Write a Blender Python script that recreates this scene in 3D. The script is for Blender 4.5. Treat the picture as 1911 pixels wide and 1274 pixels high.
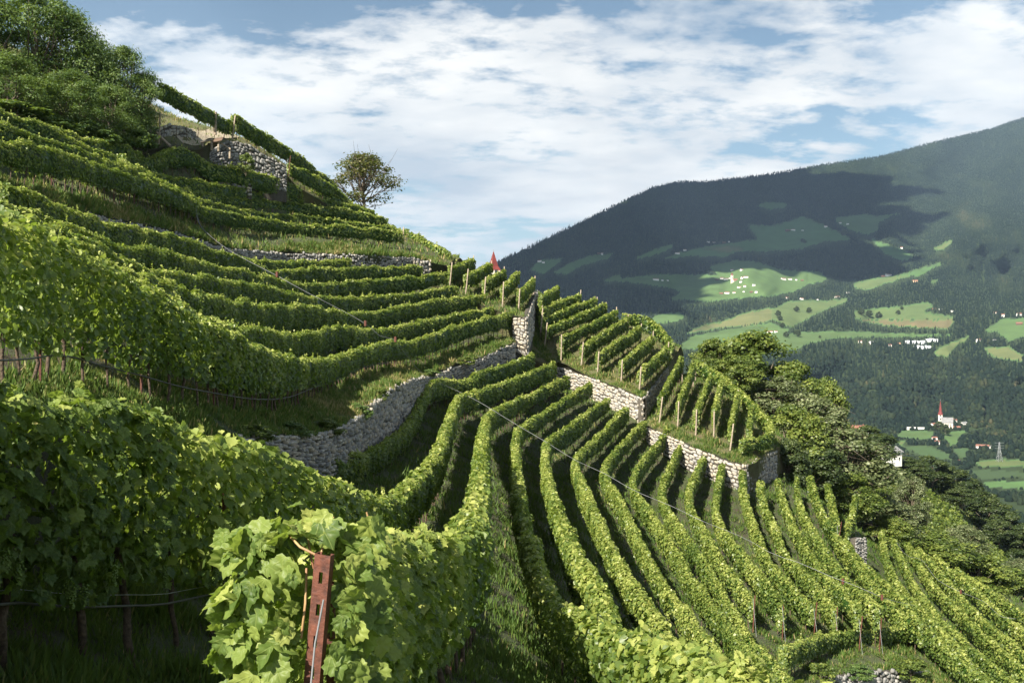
import bpy, math, random
import numpy as np
from mathutils import Vector
for o in list(bpy.data.objects): bpy.data.objects.remove(o)
R = math.radians
S = bpy.context.scene
COL = S.collection
F, CX, HY = 1900.0, 955.5, 637.0          # photograph's focal length, centre column and eye-level row (its own pixels)

# ------------------------------------------------------------------ camera
cd = bpy.data.cameras.new('camera'); cam = bpy.data.objects.new('camera', cd); COL.objects.link(cam)
cd.sensor_width = 36; cd.lens = F / 1911 * 36; cd.clip_start = 0.1; cd.clip_end = 60000
cam.location = (0, 0, 0); cam.rotation_euler = (R(90), 0, 0)
S.camera = cam
# ------------------------------------------------------------------ sun, sky, exposure
SUN_DIR = Vector((-0.41, -0.60, 0.60)).normalized()      # towards the sun: from the left, a little behind the camera
EL = math.asin(SUN_DIR.z); AZ = math.atan2(SUN_DIR.x, SUN_DIR.y)
sl = bpy.data.lights.new('sun', 'SUN'); sl.energy = 5.0; sl.angle = R(0.5); sl.color = (1.0, 0.93, 0.80)
so = bpy.data.objects.new('sun', sl); COL.objects.link(so)
so.rotation_euler = SUN_DIR.to_track_quat('Z', 'Y').to_euler(); so.location = SUN_DIR * 300
S.view_settings.view_transform = 'Standard'; S.view_settings.look = 'None'
S.view_settings.gamma = 1; S.view_settings.exposure = 1.6
S.render.engine = 'CYCLES'

def nd(nt, t, loc=None, **kw):
    n = nt.nodes.new(t)
    for k, v in kw.items(): setattr(n, k, v)
    return n
def mathn(nt, op, a, b=None, c=None, clamp=False):
    n = nt.nodes.new('ShaderNodeMath'); n.operation = op; n.use_clamp = clamp
    for i, v in enumerate((a, b, c)):
        if v is None: continue
        if hasattr(v, 'links'): nt.links.new(v, n.inputs[i])
        else: n.inputs[i].default_value = v
    return n.outputs[0]
def mixc(nt, fac, a, b, mode='MIX'):
    n = nt.nodes.new('ShaderNodeMix'); n.data_type = 'RGBA'; n.blend_type = mode
    for i, v in ((0, fac), (6, a), (7, b)):
        if hasattr(v, 'links'): nt.links.new(v, n.inputs[i])
        elif isinstance(v, (int, float)): n.inputs[i].default_value = v
        else: n.inputs[i].default_value = (*v, 1)
    return n.outputs[2]
def ramp(nt, fac, stops):
    n = nt.nodes.new('ShaderNodeValToRGB'); e = n.color_ramp.elements
    while len(e) < len(stops): e.new(0.5)
    for i, (p, c) in enumerate(stops):
        e[i].position = p; e[i].color = (*c, 1) if not isinstance(c, float) else (c, c, c, 1)
    nt.links.new(fac, n.inputs[0]); return n.outputs[0]
def noise(nt, vec, scale, detail=4, rough=0.5, dist=0.0):
    n = nt.nodes.new('ShaderNodeTexNoise'); n.inputs['Scale'].default_value = scale
    n.inputs['Detail'].default_value = detail; n.inputs['Roughness'].default_value = rough
    n.inputs['Distortion'].default_value = dist
    if vec is not None: nt.links.new(vec, n.inputs['Vector'])
    return n.outputs[0]

def build_world():
    w = bpy.data.worlds.new('World'); S.world = w; w.use_nodes = True; nt = w.node_tree; L = nt.links
    for n in list(nt.nodes): nt.nodes.remove(n)
    out = nd(nt, 'ShaderNodeOutputWorld')
    sky = nd(nt, 'ShaderNodeTexSky', sky_type='NISHITA'); sky.sun_disc = False
    sky.sun_elevation = EL; sky.sun_rotation = AZ; sky.altitude = 700; sky.air_density = 1.0; sky.dust_density = 0.6
    bg = nd(nt, 'ShaderNodeBackground'); bg.inputs[1].default_value = 0.064
    # altocumulus sheet: noise on a flat layer high above, seen in perspective
    tc = nd(nt, 'ShaderNodeTexCoord'); sep = nd(nt, 'ShaderNodeSeparateXYZ'); L.new(tc.outputs['Generated'], sep.inputs[0])
    z = mathn(nt, 'ADD', mathn(nt, 'MAXIMUM', sep.outputs[2], 0.0), 0.16)
    x = mathn(nt, 'DIVIDE', sep.outputs[0], z); y = mathn(nt, 'DIVIDE', sep.outputs[1], z)
    cb = nd(nt, 'ShaderNodeCombineXYZ'); L.new(x, cb.inputs[0]); L.new(y, cb.inputs[1]); cb.inputs[2].default_value = 3.3
    mp = nd(nt, 'ShaderNodeMapping'); L.new(cb.outputs[0], mp.inputs[0]); mp.inputs['Rotation'].default_value = (0, 0, R(-18)); mp.inputs['Scale'].default_value = (0.8, 1.0, 1)
    v = mp.outputs[0]
    n1 = noise(nt, v, 1.3, 5, 0.5, 0.1); n2 = noise(nt, v, 8.0, 8, 0.6, 0.1)
    s = mathn(nt, 'ADD', mathn(nt, 'MULTIPLY', n1, 0.55), mathn(nt, 'MULTIPLY', n2, 0.45))
    # thicker towards the horizon where the layer is seen edge on
    s = mathn(nt, 'ADD', s, mathn(nt, 'MULTIPLY', mathn(nt, 'MAXIMUM', mathn(nt, 'SUBTRACT', 0.22, sep.outputs[2]), -0.10), 0.42))
    cov = ramp(nt, s, [(0.450, 0.0), (0.480, 0.42), (0.53, 0.90), (0.62, 1.0)])
    n3 = noise(nt, v, 1.9, 5, 0.55)
    body = ramp(nt, n3, [(0.34, (3.5, 3.9, 4.3)), (0.48, (5.2, 5.3, 5.3)), (0.62, (6.5, 6.4, 6.1))])
    col = mixc(nt, cov, mixc(nt, 1.0, sky.outputs[0], (0.66, 0.67, 0.60), 'MULTIPLY'), body)
    L.new(col, bg.inputs[0]); L.new(bg.outputs[0], out.inputs[0])
build_world()

# ------------------------------------------------------------------ scene-tree helpers
def tag(o, label=None, cat=None, group=None, kind=None):
    if label: o['label'] = label
    if cat: o['category'] = cat
    if group: o['group'] = group
    if kind: o['kind'] = kind
    return o
def empty(name, loc=(0, 0, 0), rz=0.0):
    o = bpy.data.objects.new(name, None); COL.objects.link(o); o.location = loc; o.rotation_euler = (0, 0, rz)
    o.empty_display_size = 0.3; return o
def link(name, me, parent=None, loc=None):
    o = bpy.data.objects.new(name, me); COL.objects.link(o)
    if parent is not None: o.parent = parent
    if loc is not None: o.location = loc
    return o
def mesh_np(name, V, faces, mat, tint=None, smooth=False, mi=None, mats=None):
    """V (n,3); faces: list of (m,k) index arrays; tint: per-vertex float"""
    me = bpy.data.meshes.new(name); V = np.asarray(V, np.float32)
    me.vertices.add(len(V)); me.vertices.foreach_set('co', V.ravel())
    faces = [np.asarray(f, np.int32) for f in faces if len(f)]
    idx = np.concatenate([f.ravel() for f in faces]); tot = np.concatenate([np.full(len(f), f.shape[1], np.int32) for f in faces])
    st = np.concatenate([[0], np.cumsum(tot)[:-1]]).astype(np.int32)
    me.loops.add(len(idx)); me.loops.foreach_set('vertex_index', idx)
    me.polygons.add(len(tot)); me.polygons.foreach_set('loop_start', st); me.polygons.foreach_set('loop_total', tot)
    if smooth: me.polygons.foreach_set('use_smooth', np.ones(len(tot), bool))
    if tint is not None:
        a = me.attributes.new('tint', 'FLOAT', 'POINT'); a.data.foreach_set('value', np.asarray(tint, np.float32))
    for m in (mats or [mat]): me.materials.append(m)
    if mi is not None: me.polygons.foreach_set('material_index', np.asarray(mi, np.int32))
    me.update(calc_edges=True); me.validate(); return me

def P(px, py, Y): return np.array([(px - CX) / F * Y, Y, (HY - py) / F * Y])
def PP(pts): return np.array([P(*p) for p in pts])
def spline(C, step=0.5, n=None):
    """centripetal-ish Catmull-Rom through 3D points, resampled by arc length"""
    C = np.asarray(C, float)
    if len(C) == 2: D = np.linspace(C[0], C[1], 40)
    else:
        Q = np.vstack([2 * C[0] - C[1], C, 2 * C[-1] - C[-2]]); out = []
        t = [0.0]
        for i in range(len(Q) - 1): t.append(t[-1] + max(1e-4, np.linalg.norm(Q[i + 1] - Q[i])) ** 0.5)
        for i in range(1, len(Q) - 2):
            t0, t1, t2, t3 = t[i - 1:i + 3]
            for u in np.linspace(t1, t2, 24, endpoint=False):
                A1 = (t1 - u) / (t1 - t0) * Q[i - 1] + (u - t0) / (t1 - t0) * Q[i]
                A2 = (t2 - u) / (t2 - t1) * Q[i] + (u - t1) / (t2 - t1) * Q[i + 1]
                A3 = (t3 - u) / (t3 - t2) * Q[i + 1] + (u - t2) / (t3 - t2) * Q[i + 2]
                B1 = (t2 - u) / (t2 - t0) * A1 + (u - t0) / (t2 - t0) * A2
                B2 = (t3 - u) / (t3 - t1) * A2 + (u - t1) / (t3 - t1) * A3
                out.append((t2 - u) / (t2 - t1) * B1 + (u - t1) / (t2 - t1) * B2)
        out.append(C[-1]); D = np.array(out)
    s = np.concatenate([[0], np.cumsum(np.linalg.norm(np.diff(D, axis=0), axis=1))])
    if n is None: n = max(2, int(s[-1] / step) + 1)
    u = np.linspace(0, s[-1], n)
    return np.stack([np.interp(u, s, D[:, k]) for k in range(3)], 1)
def smooth_noise(rng, x, period):
    n = int(np.max(x) / period) + 4; g = rng.standard_normal(n); i = x / period; k = i.astype(int); f = i - k; f = f * f * (3 - 2 * f)
    return g[k] * (1 - f) + g[k + 1] * f

# ------------------------------------------------------------------ materials
def new_mat(name):
    m = bpy.data.materials.new(name); m.use_nodes = True; nt = m.node_tree
    b = nt.nodes['Principled BSDF']; return m, nt, b
def leaf_mat(name, stops, trans=0.35, rough=0.42, tcol=(0.30, 0.42, 0.03), spec=0.35):
    m, nt, b = new_mat(name); L = nt.links
    at = nd(nt, 'ShaderNodeAttribute', attribute_name='tint')
    col = ramp(nt, at.outputs['Fac'], stops)
    L.new(col, b.inputs['Base Color']); b.inputs['Roughness'].default_value = rough; b.inputs['Specular IOR Level'].default_value = spec
    tr = nd(nt, 'ShaderNodeBsdfTranslucent'); L.new(mixc(nt, 0.55, col, tcol), tr.inputs[0])
    mx = nd(nt, 'ShaderNodeMixShader'); mx.inputs[0].default_value = trans
    L.new(b.outputs[0], mx.inputs[1]); L.new(tr.outputs[0], mx.inputs[2]); L.new(mx.outputs[0], nt.nodes['Material Output'].inputs[0])
    return m
def plain(name, c1, c2, scale=6.0, rough=0.8, bump=0.0, metal=0.0, coords='Object', detail=5):
    m, nt, b = new_mat(name); L = nt.links
    tc = nd(nt, 'ShaderNodeTexCoord'); n = noise(nt, tc.outputs[coords], scale, detail, 0.6)
    L.new(ramp(nt, n, [(0.32, c1), (0.68, c2)]), b.inputs['Base Color']); b.inputs['Roughness'].default_value = rough; b.inputs['Metallic'].default_value = metal
    if bump:
        bp = nd(nt, 'ShaderNodeBump'); bp.inputs['Strength'].default_value = bump; bp.inputs['Distance'].default_value = 0.05
        L.new(n, bp.inputs['Height']); L.new(bp.outputs[0], b.inputs['Normal'])
    return m
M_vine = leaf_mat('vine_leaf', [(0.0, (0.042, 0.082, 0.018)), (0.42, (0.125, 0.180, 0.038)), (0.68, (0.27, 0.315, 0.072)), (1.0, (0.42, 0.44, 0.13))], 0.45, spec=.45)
def near_leaf_mat():
    m = leaf_mat('vine_leaf_near', [(0.0, (0.045, 0.085, 0.020)), (0.42, (0.130, 0.190, 0.042)), (0.68, (0.27, 0.32, 0.075)), (1.0, (0.42, 0.44, 0.13))], .45, .48, spec=.3); nt = m.node_tree; L = nt.links
    at = nd(nt, 'ShaderNodeAttribute', attribute_name='blade'); sp = nd(nt, 'ShaderNodeSeparateXYZ'); L.new(at.outputs['Vector'], sp.inputs[0]); x = mathn(nt, 'ABSOLUTE', sp.outputs[0]); y = mathn(nt, 'SUBTRACT', sp.outputs[1], .06); best = None
    for a in (0, 38, 78):      # five ribs fanning out from the stalk, mirrored about the midrib
        d = mathn(nt, 'ABSOLUTE', mathn(nt, 'SUBTRACT', mathn(nt, 'MULTIPLY', x, math.cos(R(a))), mathn(nt, 'MULTIPLY', y, math.sin(R(a))))); best = d if best is None else mathn(nt, 'MINIMUM', best, d)
    rib = mathn(nt, 'SUBTRACT', 1.0, mathn(nt, 'MULTIPLY', best, 42.0), clamp=True); w = nd(nt, 'ShaderNodeTexWave', wave_type='BANDS'); cb = nd(nt, 'ShaderNodeCombineXYZ'); L.new(mathn(nt, 'ADD', y, mathn(nt, 'MULTIPLY', x, -.8)), cb.inputs[0]); L.new(cb.outputs[0], w.inputs[0]); w.inputs['Scale'].default_value = 3.2; w.inputs['Distortion'].default_value = 1.5
    b = nt.nodes['Principled BSDF']; src = b.inputs['Base Color'].links[0].from_socket; n = noise(nt, nd(nt, 'ShaderNodeTexCoord').outputs['Object'], 38, 4, .6)
    c = mixc(nt, mathn(nt, 'MULTIPLY', rib, .55), src, (0.30, 0.36, 0.10)); c = mixc(nt, ramp(nt, n, [(.55, 0.0), (.78, .5)]), c, (0.20, 0.22, 0.04)); L.new(c, b.inputs['Base Color'])
    bp = nd(nt, 'ShaderNodeBump'); bp.inputs['Strength'].default_value = .35; bp.inputs['Distance'].default_value = .003; L.new(mathn(nt, 'ADD', mathn(nt, 'MULTIPLY', rib, -1.0), mathn(nt, 'MULTIPLY', w.outputs['Fac'], .12)), bp.inputs['Height']); L.new(bp.outputs[0], b.inputs['Normal']); return m
M_vine_near = near_leaf_mat()
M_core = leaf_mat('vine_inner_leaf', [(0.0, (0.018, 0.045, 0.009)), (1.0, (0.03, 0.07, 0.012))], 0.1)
M_grass = leaf_mat('grass_blade', [(0.0, (0.045, 0.095, 0.016)), (0.5, (0.095, 0.155, 0.026)), (0.8, (0.18, 0.19, 0.055)), (1.0, (0.36, 0.28, 0.13))], 0.38, 0.6, (0.20, 0.24, 0.05))
M_bark = plain('vine_bark', (0.035, 0.022, 0.014), (0.12, 0.085, 0.055), 22, 0.9, 0.6)
M_tbark = plain('tree_bark', (0.05, 0.038, 0.026), (0.16, 0.125, 0.09), 5, 0.9, 0.6)
M_wood = plain('weathered_wood', (0.16, 0.125, 0.09), (0.38, 0.31, 0.23), 9, 0.85, 0.4)
M_rust = plain('rusty_steel', (0.045, 0.014, 0.009), (0.135, 0.042, 0.022), 34, 0.75, 0.25)
M_hose = plain('irrigation_hose', (0.03, 0.03, 0.03), (0.07, 0.07, 0.07), 9, 0.5)
M_wire = plain('galvanised_wire', (0.25, 0.26, 0.27), (0.45, 0.46, 0.47), 9, 0.45, 0, 0.6)
M_cable = plain('grey_cable', (0.10, 0.105, 0.11), (0.2, 0.2, 0.21), 1, 0.55)
def ground_mat(name, a, b_, c, scale=0.8):
    m, nt, b = new_mat(name); L = nt.links
    tc = nd(nt, 'ShaderNodeTexCoord')
    n1 = noise(nt, tc.outputs['Object'], scale, 6, 0.65); n2 = noise(nt, tc.outputs['Object'], scale * 9, 5, 0.7); n3 = noise(nt, tc.outputs['Object'], scale * 45, 3, 0.7)
    base = ramp(nt, n1, [(0.36, a), (0.50, b_), (0.66, c)])
    col = mixc(nt, mathn(nt, 'MULTIPLY', n2, 0.9), base, a)
    L.new(col, b.inputs['Base Color']); b.inputs['Roughness'].default_value = 0.95
    bp = nd(nt, 'ShaderNodeBump'); bp.inputs['Strength'].default_value = 0.9; bp.inputs['Distance'].default_value = 0.12
    L.new(mathn(nt, 'ADD', n2, mathn(nt, 'MULTIPLY', n3, 0.5)), bp.inputs['Height']); L.new(bp.outputs[0], b.inputs['Normal'])
    return m
M_soil = ground_mat('vineyard_ground', (0.060, 0.046, 0.028), (0.050, 0.080, 0.020), (0.075, 0.115, 0.028))
M_turf = ground_mat('terrace_turf', (0.11, 0.085, 0.04), (0.09, 0.11, 0.035), (0.12, 0.14, 0.045))
M_path = ground_mat('sandy_track', (0.30, 0.25, 0.18), (0.36, 0.31, 0.23), (0.42, 0.36, 0.27))
def stone_mat():
    m, nt, b = new_mat('wall_stone'); L = nt.links
    at = nd(nt, 'ShaderNodeAttribute', attribute_name='tint'); tc = nd(nt, 'ShaderNodeTexCoord')
    n = noise(nt, tc.outputs['Object'], 9, 5, 0.65)
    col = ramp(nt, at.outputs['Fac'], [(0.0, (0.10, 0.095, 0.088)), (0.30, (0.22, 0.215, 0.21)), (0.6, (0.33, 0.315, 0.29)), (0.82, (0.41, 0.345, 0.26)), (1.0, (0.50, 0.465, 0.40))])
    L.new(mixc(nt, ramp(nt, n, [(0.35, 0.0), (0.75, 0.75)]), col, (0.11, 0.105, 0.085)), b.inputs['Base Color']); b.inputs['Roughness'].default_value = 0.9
    bp = nd(nt, 'ShaderNodeBump'); bp.inputs['Strength'].default_value = 0.6; bp.inputs['Distance'].default_value = 0.03
    L.new(n, bp.inputs['Height']); L.new(bp.outputs[0], b.inputs['Normal'])
    return m
M_stone = stone_mat()
M_joint = plain('wall_joint_earth', (0.03, 0.026, 0.02), (0.07, 0.06, 0.045), 8, 0.95)

# ------------------------------------------------------------------ leaf scattering
T_NEAR = (lambda pts: (np.array([[0, 0.42, -0.10]] + [[x, y, z] for x, y, z in pts]), [[0, i, i % len(pts) + 1] for i in range(1, len(pts) + 1)]))(
    [(0, .06, 0), (.16, .0, .03), (.30, .10, .05), (.34, .22, .06), (.50, .28, .09), (.44, .42, .05), (.54, .58, .10), (.38, .60, .03), (.34, .74, .04), (.20, .76, 0), (.10, .90, -.04), (0, 1.02, -.10),
     (-.10, .90, -.04), (-.20, .76, 0), (-.34, .74, .04), (-.38, .60, .03), (-.54, .58, .10), (-.44, .42, .05), (-.50, .28, .09), (-.34, .22, .06), (-.30, .10, .05), (-.16, .0, .03)])
T_NEAR = (T_NEAR[0], [[a, c, b] for a, b, c in T_NEAR[1]])
def _fine():      # the same leaf with an inner ring, so the blade can curl between its ribs
    V0 = T_NEAR[0]; n = len(V0) - 1; c = V0[0]; o = V0[1:]; m = c + (o - c) * .55; m[:, 2] = .02 + .05 * np.cos(np.arange(n) * 2 * np.pi * 5 / n); o2 = o.copy(); o2[:, 2] = o[:, 2] * 1.3 - .05
    V = np.vstack([c, m, o2]); Fc = []
    for i in range(n): j = (i + 1) % n; Fc += [[0, 1 + j, 1 + i], [1 + i, 1 + j, 1 + n + j], [1 + i, 1 + n + j, 1 + n + i]]
    return V, Fc
T_FINE = _fine()
T_MID = (np.array([[0, 0.05, 0], [-.46, .25, .10], [-.40, .75, .08], [0, 1.0, -.08], [.40, .75, .08], [.46, .25, .10]]), [[0, 3, 2, 1], [0, 5, 4, 3]])
T_FAR = (np.array([[-.1, 0, 0], [.48, .35, .10], [.12, 1.0, -.05], [-.46, .62, .08]]), [[0, 1, 2], [0, 2, 3]])
T_NARROW = (np.array([[0, 0, 0], [.17, .45, .05], [0, 1.0, -.06], [-.17, .45, .05]]), [[0, 1, 2], [0, 2, 3]])
T_BLADE = (np.array([[-.04, 0, 0], [.04, 0, 0], [.02, .55, .06], [0, 1.0, .28]]), [[0, 1, 2], [0, 2, 3]])
def unit(a): return a / np.maximum(np.linalg.norm(a, axis=-1, keepdims=True), 1e-9)
def scatter(tpl, c, nrm, tip, size):
    T, Fc = tpl; T = np.asarray(T); Fc = np.asarray(Fc)
    nrm = unit(nrm); tip = unit(tip - nrm * np.sum(tip * nrm, 1, keepdims=True)); side = np.cross(tip, nrm)
    V = c[:, None] + size[:, None, None] * (T[None, :, 0, None] * side[:, None] + (T[None, :, 1, None] - 0.4) * tip[:, None] + T[None, :, 2, None] * nrm[:, None])
    n, k = len(c), len(T)
    Fi = (Fc[None] + (np.arange(n) * k)[:, None, None]).reshape(-1, Fc.shape[1])
    return V.reshape(-1, 3), Fi
def tubes(paths, radii, seg=6):
    """paths: list of (n,3); radii: list of (n,) -> V, quads"""
    Vs, Fs, off = [], [], 0
    for p, r in zip(paths, radii):
        p = np.asarray(p, float); r = np.broadcast_to(np.asarray(r, float), (len(p),)); t = unit(np.gradient(p, axis=0))
        ref = np.where(np.abs(t[:, 2:3]) > 0.9, np.array([[1.0, 0, 0]]), np.array([[0, 0, 1.0]]))
        a = unit(np.cross(t, ref)); b = np.cross(t, a); an = np.linspace(0, 2 * np.pi, seg, endpoint=False)
        V = p[:, None] + r[:, None, None] * (np.cos(an)[None, :, None] * a[:, None] + np.sin(an)[None, :, None] * b[:, None])
        n = len(p); i = np.arange(n - 1)[:, None] * seg; j = np.arange(seg)[None]; j2 = (j + 1) % seg
        Fs.append(np.stack([i + j, i + j2, i + seg + j2, i + seg + j], -1).reshape(-1, 4) + off)
        Fs.append(np.stack([(n - 1) * seg + np.arange(seg)[:seg // 2 * 2 - 0]], 0)[:, :0].reshape(0, 4).astype(int)) if False else None
        Vs.append(V.reshape(-1, 3)); off += n * seg
    return np.concatenate(Vs), np.concatenate([f for f in Fs if f is not None])
# ------------------------------------------------------------------ where the rows run
# every row: zone, (pixel column, pixel row of the hedge top, distance) along it; H is the height of the hedge over its ground
ROWH = 1.95
ROWS = {}
def row(key, zone, pts, label, **kw):
    ROWS[key] = dict(zone=zone, pts=PP(pts), label=label, **kw)
# --- big sweeping row M, and the six rows above it laid out parallel in plan, uphill of it
M_pts = [(-160, 330, 10.5), (0, 402, 13.6), (118, 463, 17.5), (189, 504, 19), (270, 541, 21), (320, 568, 22.3), (388, 605, 25), (501, 658, 33), (602, 671, 47), (704, 641, 63), (771, 634, 74), (873, 600, 87), (957, 583, 96)]
row('M', 'B', M_pts, 'long sweeping vine row on dark trunks above the grassy bank and long grey wall', trunks=0.95, bare=.62, h=2.3, group='vine rows on the middle slope')
_m = spline(ROWS['M']['pts'], 0.5); _m = np.vstack([_m[0] + (_m[0] - _m[6]) / 3.0 * np.arange(14, 0, -1)[:, None], _m, _m[-1] + (_m[-1] - _m[-8]) / 3.5 * np.arange(1, 10)[:, None]])
for _k in range(4): _m[1:-1, :2] = (_m[:-2, :2] + _m[1:-1, :2] * 2 + _m[2:, :2]) / 4
_ms = np.linspace(0, 1, len(_m)); _mt = np.gradient(_m[:, :2], axis=0); _mt = np.stack([np.convolve(np.pad(_mt[:, k], 10, 'edge'), np.ones(21) / 21, 'valid') for k in (0, 1)], 1); _mn = unit(np.stack([-_mt[:, 1], _mt[:, 0]], 1))
def offset_at(d, px):
    q = _m[:, :2] + _mn * d; r = CX + F * q[:, 0] / np.maximum(q[:, 1], 0.5)
    keep = q[:, 1] > 2; q, r = q[keep], r[keep]
    best = np.where((r[:-1] - px) * (r[1:] - px) <= 0)[0]
    if len(best): i = best[-1]; f = (px - r[i]) / (r[i + 1] - r[i] + 1e-9); return (q[i] * (1 - f) + q[i + 1] * f)[1]
    return q[np.argmin(abs(r - px))][1]
def prow(key, d, tops, label, **kw):
    row(key, 'B', [(x, y, offset_at(d, x)) for x, y in tops], label, group='vine rows on the middle slope', **kw)
prow('b6', 1.9, [(0, 396), (118, 456), (250, 516), (354, 578), (400, 600), (467, 612), (562, 621), (636, 609), (704, 614), (770, 603), (839, 587), (916, 575)], 'vine row next above the long sweeping one, ending by the stone wall corner')
prow('b5', 3.8, [(0, 392), (118, 449), (230, 500), (287, 520), (337, 537), (400, 556), (467, 567), (569, 570), (687, 584), (805, 560), (903, 551)], 'vine row third up from the grassy bank on the middle slope')
prow('b4', 5.7, [(0, 387), (118, 432), (169, 450), (236, 483), (304, 505), (400, 519), (501, 536), (602, 556), (704, 550), (780, 545), (849, 533)], 'vine row in the middle of the broad slope, fourth up from the grassy bank')
prow('b3', 7.6, [(0, 379), (135, 419), (209, 456), (287, 466), (400, 492), (501, 516), (569, 530), (670, 523), (750, 517), (832, 509)], 'vine row ending beside the tall leaning wooden post, fifth up from the grassy bank')
prow('b2', 9.6, [(0, 345), (60, 362), (125, 386), (189, 409), (304, 436), (405, 467), (473, 487), (506, 504), (574, 500), (640, 499), (785, 496)], 'bright vine row running from the left edge below the thin upper stone wall')
prow('b1', 11.6, [(462, 486), (500, 486), (560, 487), (640, 485), (770, 478)], 'short dark green vine row at the foot of the thin upper stone wall')
# --- the fan
row('r1', 'C', [(400, 830, 21), (500, 849, 28), (611, 866, 36), (669, 849, 41), (736, 812, 49.5), (770, 775, 57), (787, 741, 64), (802, 715, 69.5), (830, 708, 74), (865, 707, 77), (905, 690, 80.5), (957, 674, 86), (993, 661, 90.5)], 'vine row at the foot of the long grey dry-stone wall, darkest side towards the fan', trunks=1.2)
row('r2', 'C', [(-170, 625, 5.2), (0, 712, 6.6), (130, 748, 7.4), (240, 786, 8.4), (330, 804, 9.4), (430, 833, 11), (560, 880, 13.5), (640, 915, 17), (692, 933, 21), (736, 927, 25), (770, 896, 30), (797, 866, 34.5), (817, 836, 41), (837, 785, 55), (850, 748, 66), (862, 736, 72), (885, 731, 75), (935, 716, 81), (985, 695, 87), (1033, 676, 93)], 'big foreground vine row with hose and thick trunks at left, swinging up the fan', trunks=0.95)
row('r3', 'C', [(548, 985, 3.3), (600, 972, 3.9), (660, 985, 5.0), (720, 1000, 7.0), (790, 1008, 10.2), (840, 1008, 13.5), (875, 975, 17.5), (890, 935, 21.5), (897, 880, 29), (899, 830, 39), (905, 792, 56), (915, 770, 71), (940, 755, 76), (985, 735, 84), (1020, 718, 89), (1058, 702, 95)], 'vine row starting at the perforated rusty steel post in the foreground', trunks=1.1)
row('r4', 'C', [(1690, 1330, 4.6), (1500, 1272, 6.2), (1414, 1262, 7.5), (1352, 1250, 9), (1270, 1220, 12), (1188, 1190, 15.2), (1110, 1157, 19), (1056, 1132, 21.5), (1023, 1092, 25), (999, 1040, 29.5), (980, 975, 35), (968, 910, 42), (962, 853, 54), (964, 812, 66), (972, 794, 74), (1000, 777, 79), (1050, 745, 88), (1101, 711, 96)], 'pale-topped vine row bending across the bottom edge, right of the rusty post', trunks=1.6)
row('r5', 'C', [(1210, 1238, 20), (1155, 1176, 23.5), (1134, 1130, 26), (1114, 1088, 28.5), (1085, 1043, 32), (1060, 994, 36.5), (1036, 932, 44), (1019, 873, 56), (1019, 838, 66), (1024, 818, 74), (1055, 798, 79), (1100, 765, 88), (1133, 743, 94)], 'narrow kinked vine row in the fan, fifth from the long grey wall', trunks=1.6)
row('r6', 'C', [(1300, 1262, 30), (1250, 1192, 33), (1221, 1139, 35.5), (1188, 1097, 38), (1155, 1043, 42), (1126, 986, 47), (1102, 932, 54), (1081, 886, 63), (1073, 860, 71), (1082, 843, 76), (1110, 818, 82), (1168, 759, 93)], 'narrow kinked vine row in the fan whose top reaches the pale stone corner wall', trunks=1.8)
row('r7', 'C', [(1380, 1272, 36), (1340, 1217, 39), (1295, 1159, 42.5), (1258, 1110, 46), (1221, 1060, 50), (1188, 994, 56), (1163, 940, 62), (1134, 895, 70), (1127, 872, 75), (1150, 840, 82), (1180, 807, 88), (1202, 783, 92)], 'kinked vine row in the fan ending just below the stone corner of the upper plot', trunks=1.8)
row('r8', 'C', [(1440, 1262, 42), (1394, 1209, 45), (1336, 1131, 50), (1295, 1077, 54), (1258, 1019, 58.5), (1225, 966, 64), (1188, 917, 71), (1181, 893, 76), (1198, 860, 82), (1225, 827, 87), (1246, 799, 91)], 'kinked vine row in the fan, ending at the gap between the two pale stone walls', trunks=2)
row('r9', 'C', [(1470, 1262, 47), (1406, 1196, 50.5), (1365, 1131, 54), (1332, 1073, 57.5), (1295, 1019, 62), (1270, 982, 66), (1245, 945, 72), (1235, 915, 77), (1245, 880, 82), (1260, 848, 86), (1271, 824, 89)], 'kinked vine row in the fan pointing at the left end of the lower pale wall', trunks=2)
mp = dict(end_post='metal')
row('r10', 'C', [(1402, 1120, 57), (1373, 1075, 59.5), (1344, 1038, 62), (1315, 989, 67), (1291, 949, 73), (1285, 920, 77), (1295, 885, 82), (1317, 843, 88)], 'vine row ending at the leftmost rusty end post on the lower slope', trunks=2, **mp)
row('r11', 'C', [(1457, 1124, 58), (1414, 1063, 62), (1373, 1015, 66.5), (1344, 974, 71), (1336, 942, 76), (1340, 905, 81), (1347, 863, 86.5)], 'vine row ending at the second rusty end post from the left', trunks=2, **mp)
row('r12', 'C', [(1514, 1122, 60), (1480, 1092, 62), (1450, 1062, 64.5), (1427, 1026, 68), (1410, 981, 72), (1391, 931, 79), (1384, 868, 87)], 'vine row climbing to the corner of the lower pale stone wall, third rusty end post', trunks=2, **mp)
row('r13', 'C', [(1557, 1134, 60.5), (1536, 1104, 62.5), (1500, 1064, 66), (1466, 1032, 70), (1447, 981, 75), (1426, 934, 81), (1419, 898, 86)], 'vine row below the dark side face of the lower stone wall, fourth rusty end post', trunks=2, **mp)
row('r14', 'C', [(1600, 1126, 61), (1546, 1073, 66), (1510, 1028, 71), (1483, 981, 77), (1462, 932, 84), (1451, 892, 90)], 'vine row running up to the rocky foot of the shrubs, fifth rusty end post', trunks=2, **mp)
row('r15', 'C', [(1638, 1128, 62), (1603, 1098, 65), (1566, 1060, 69), (1536, 1014, 74), (1510, 974, 79), (1491, 931, 86), (1486, 889, 91)], 'vine row ending at the pair of rusty posts, rightmost of the posted rows', trunks=2, **mp)
row('r16', 'C', [(1719, 1158, 65), (1683, 1143, 67), (1633, 1094, 71), (1590, 1034, 76), (1556, 988, 81), (1527, 935, 87), (1512, 886, 93)], 'long vine row curving down to the end of the short level row', trunks=2)
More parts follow.
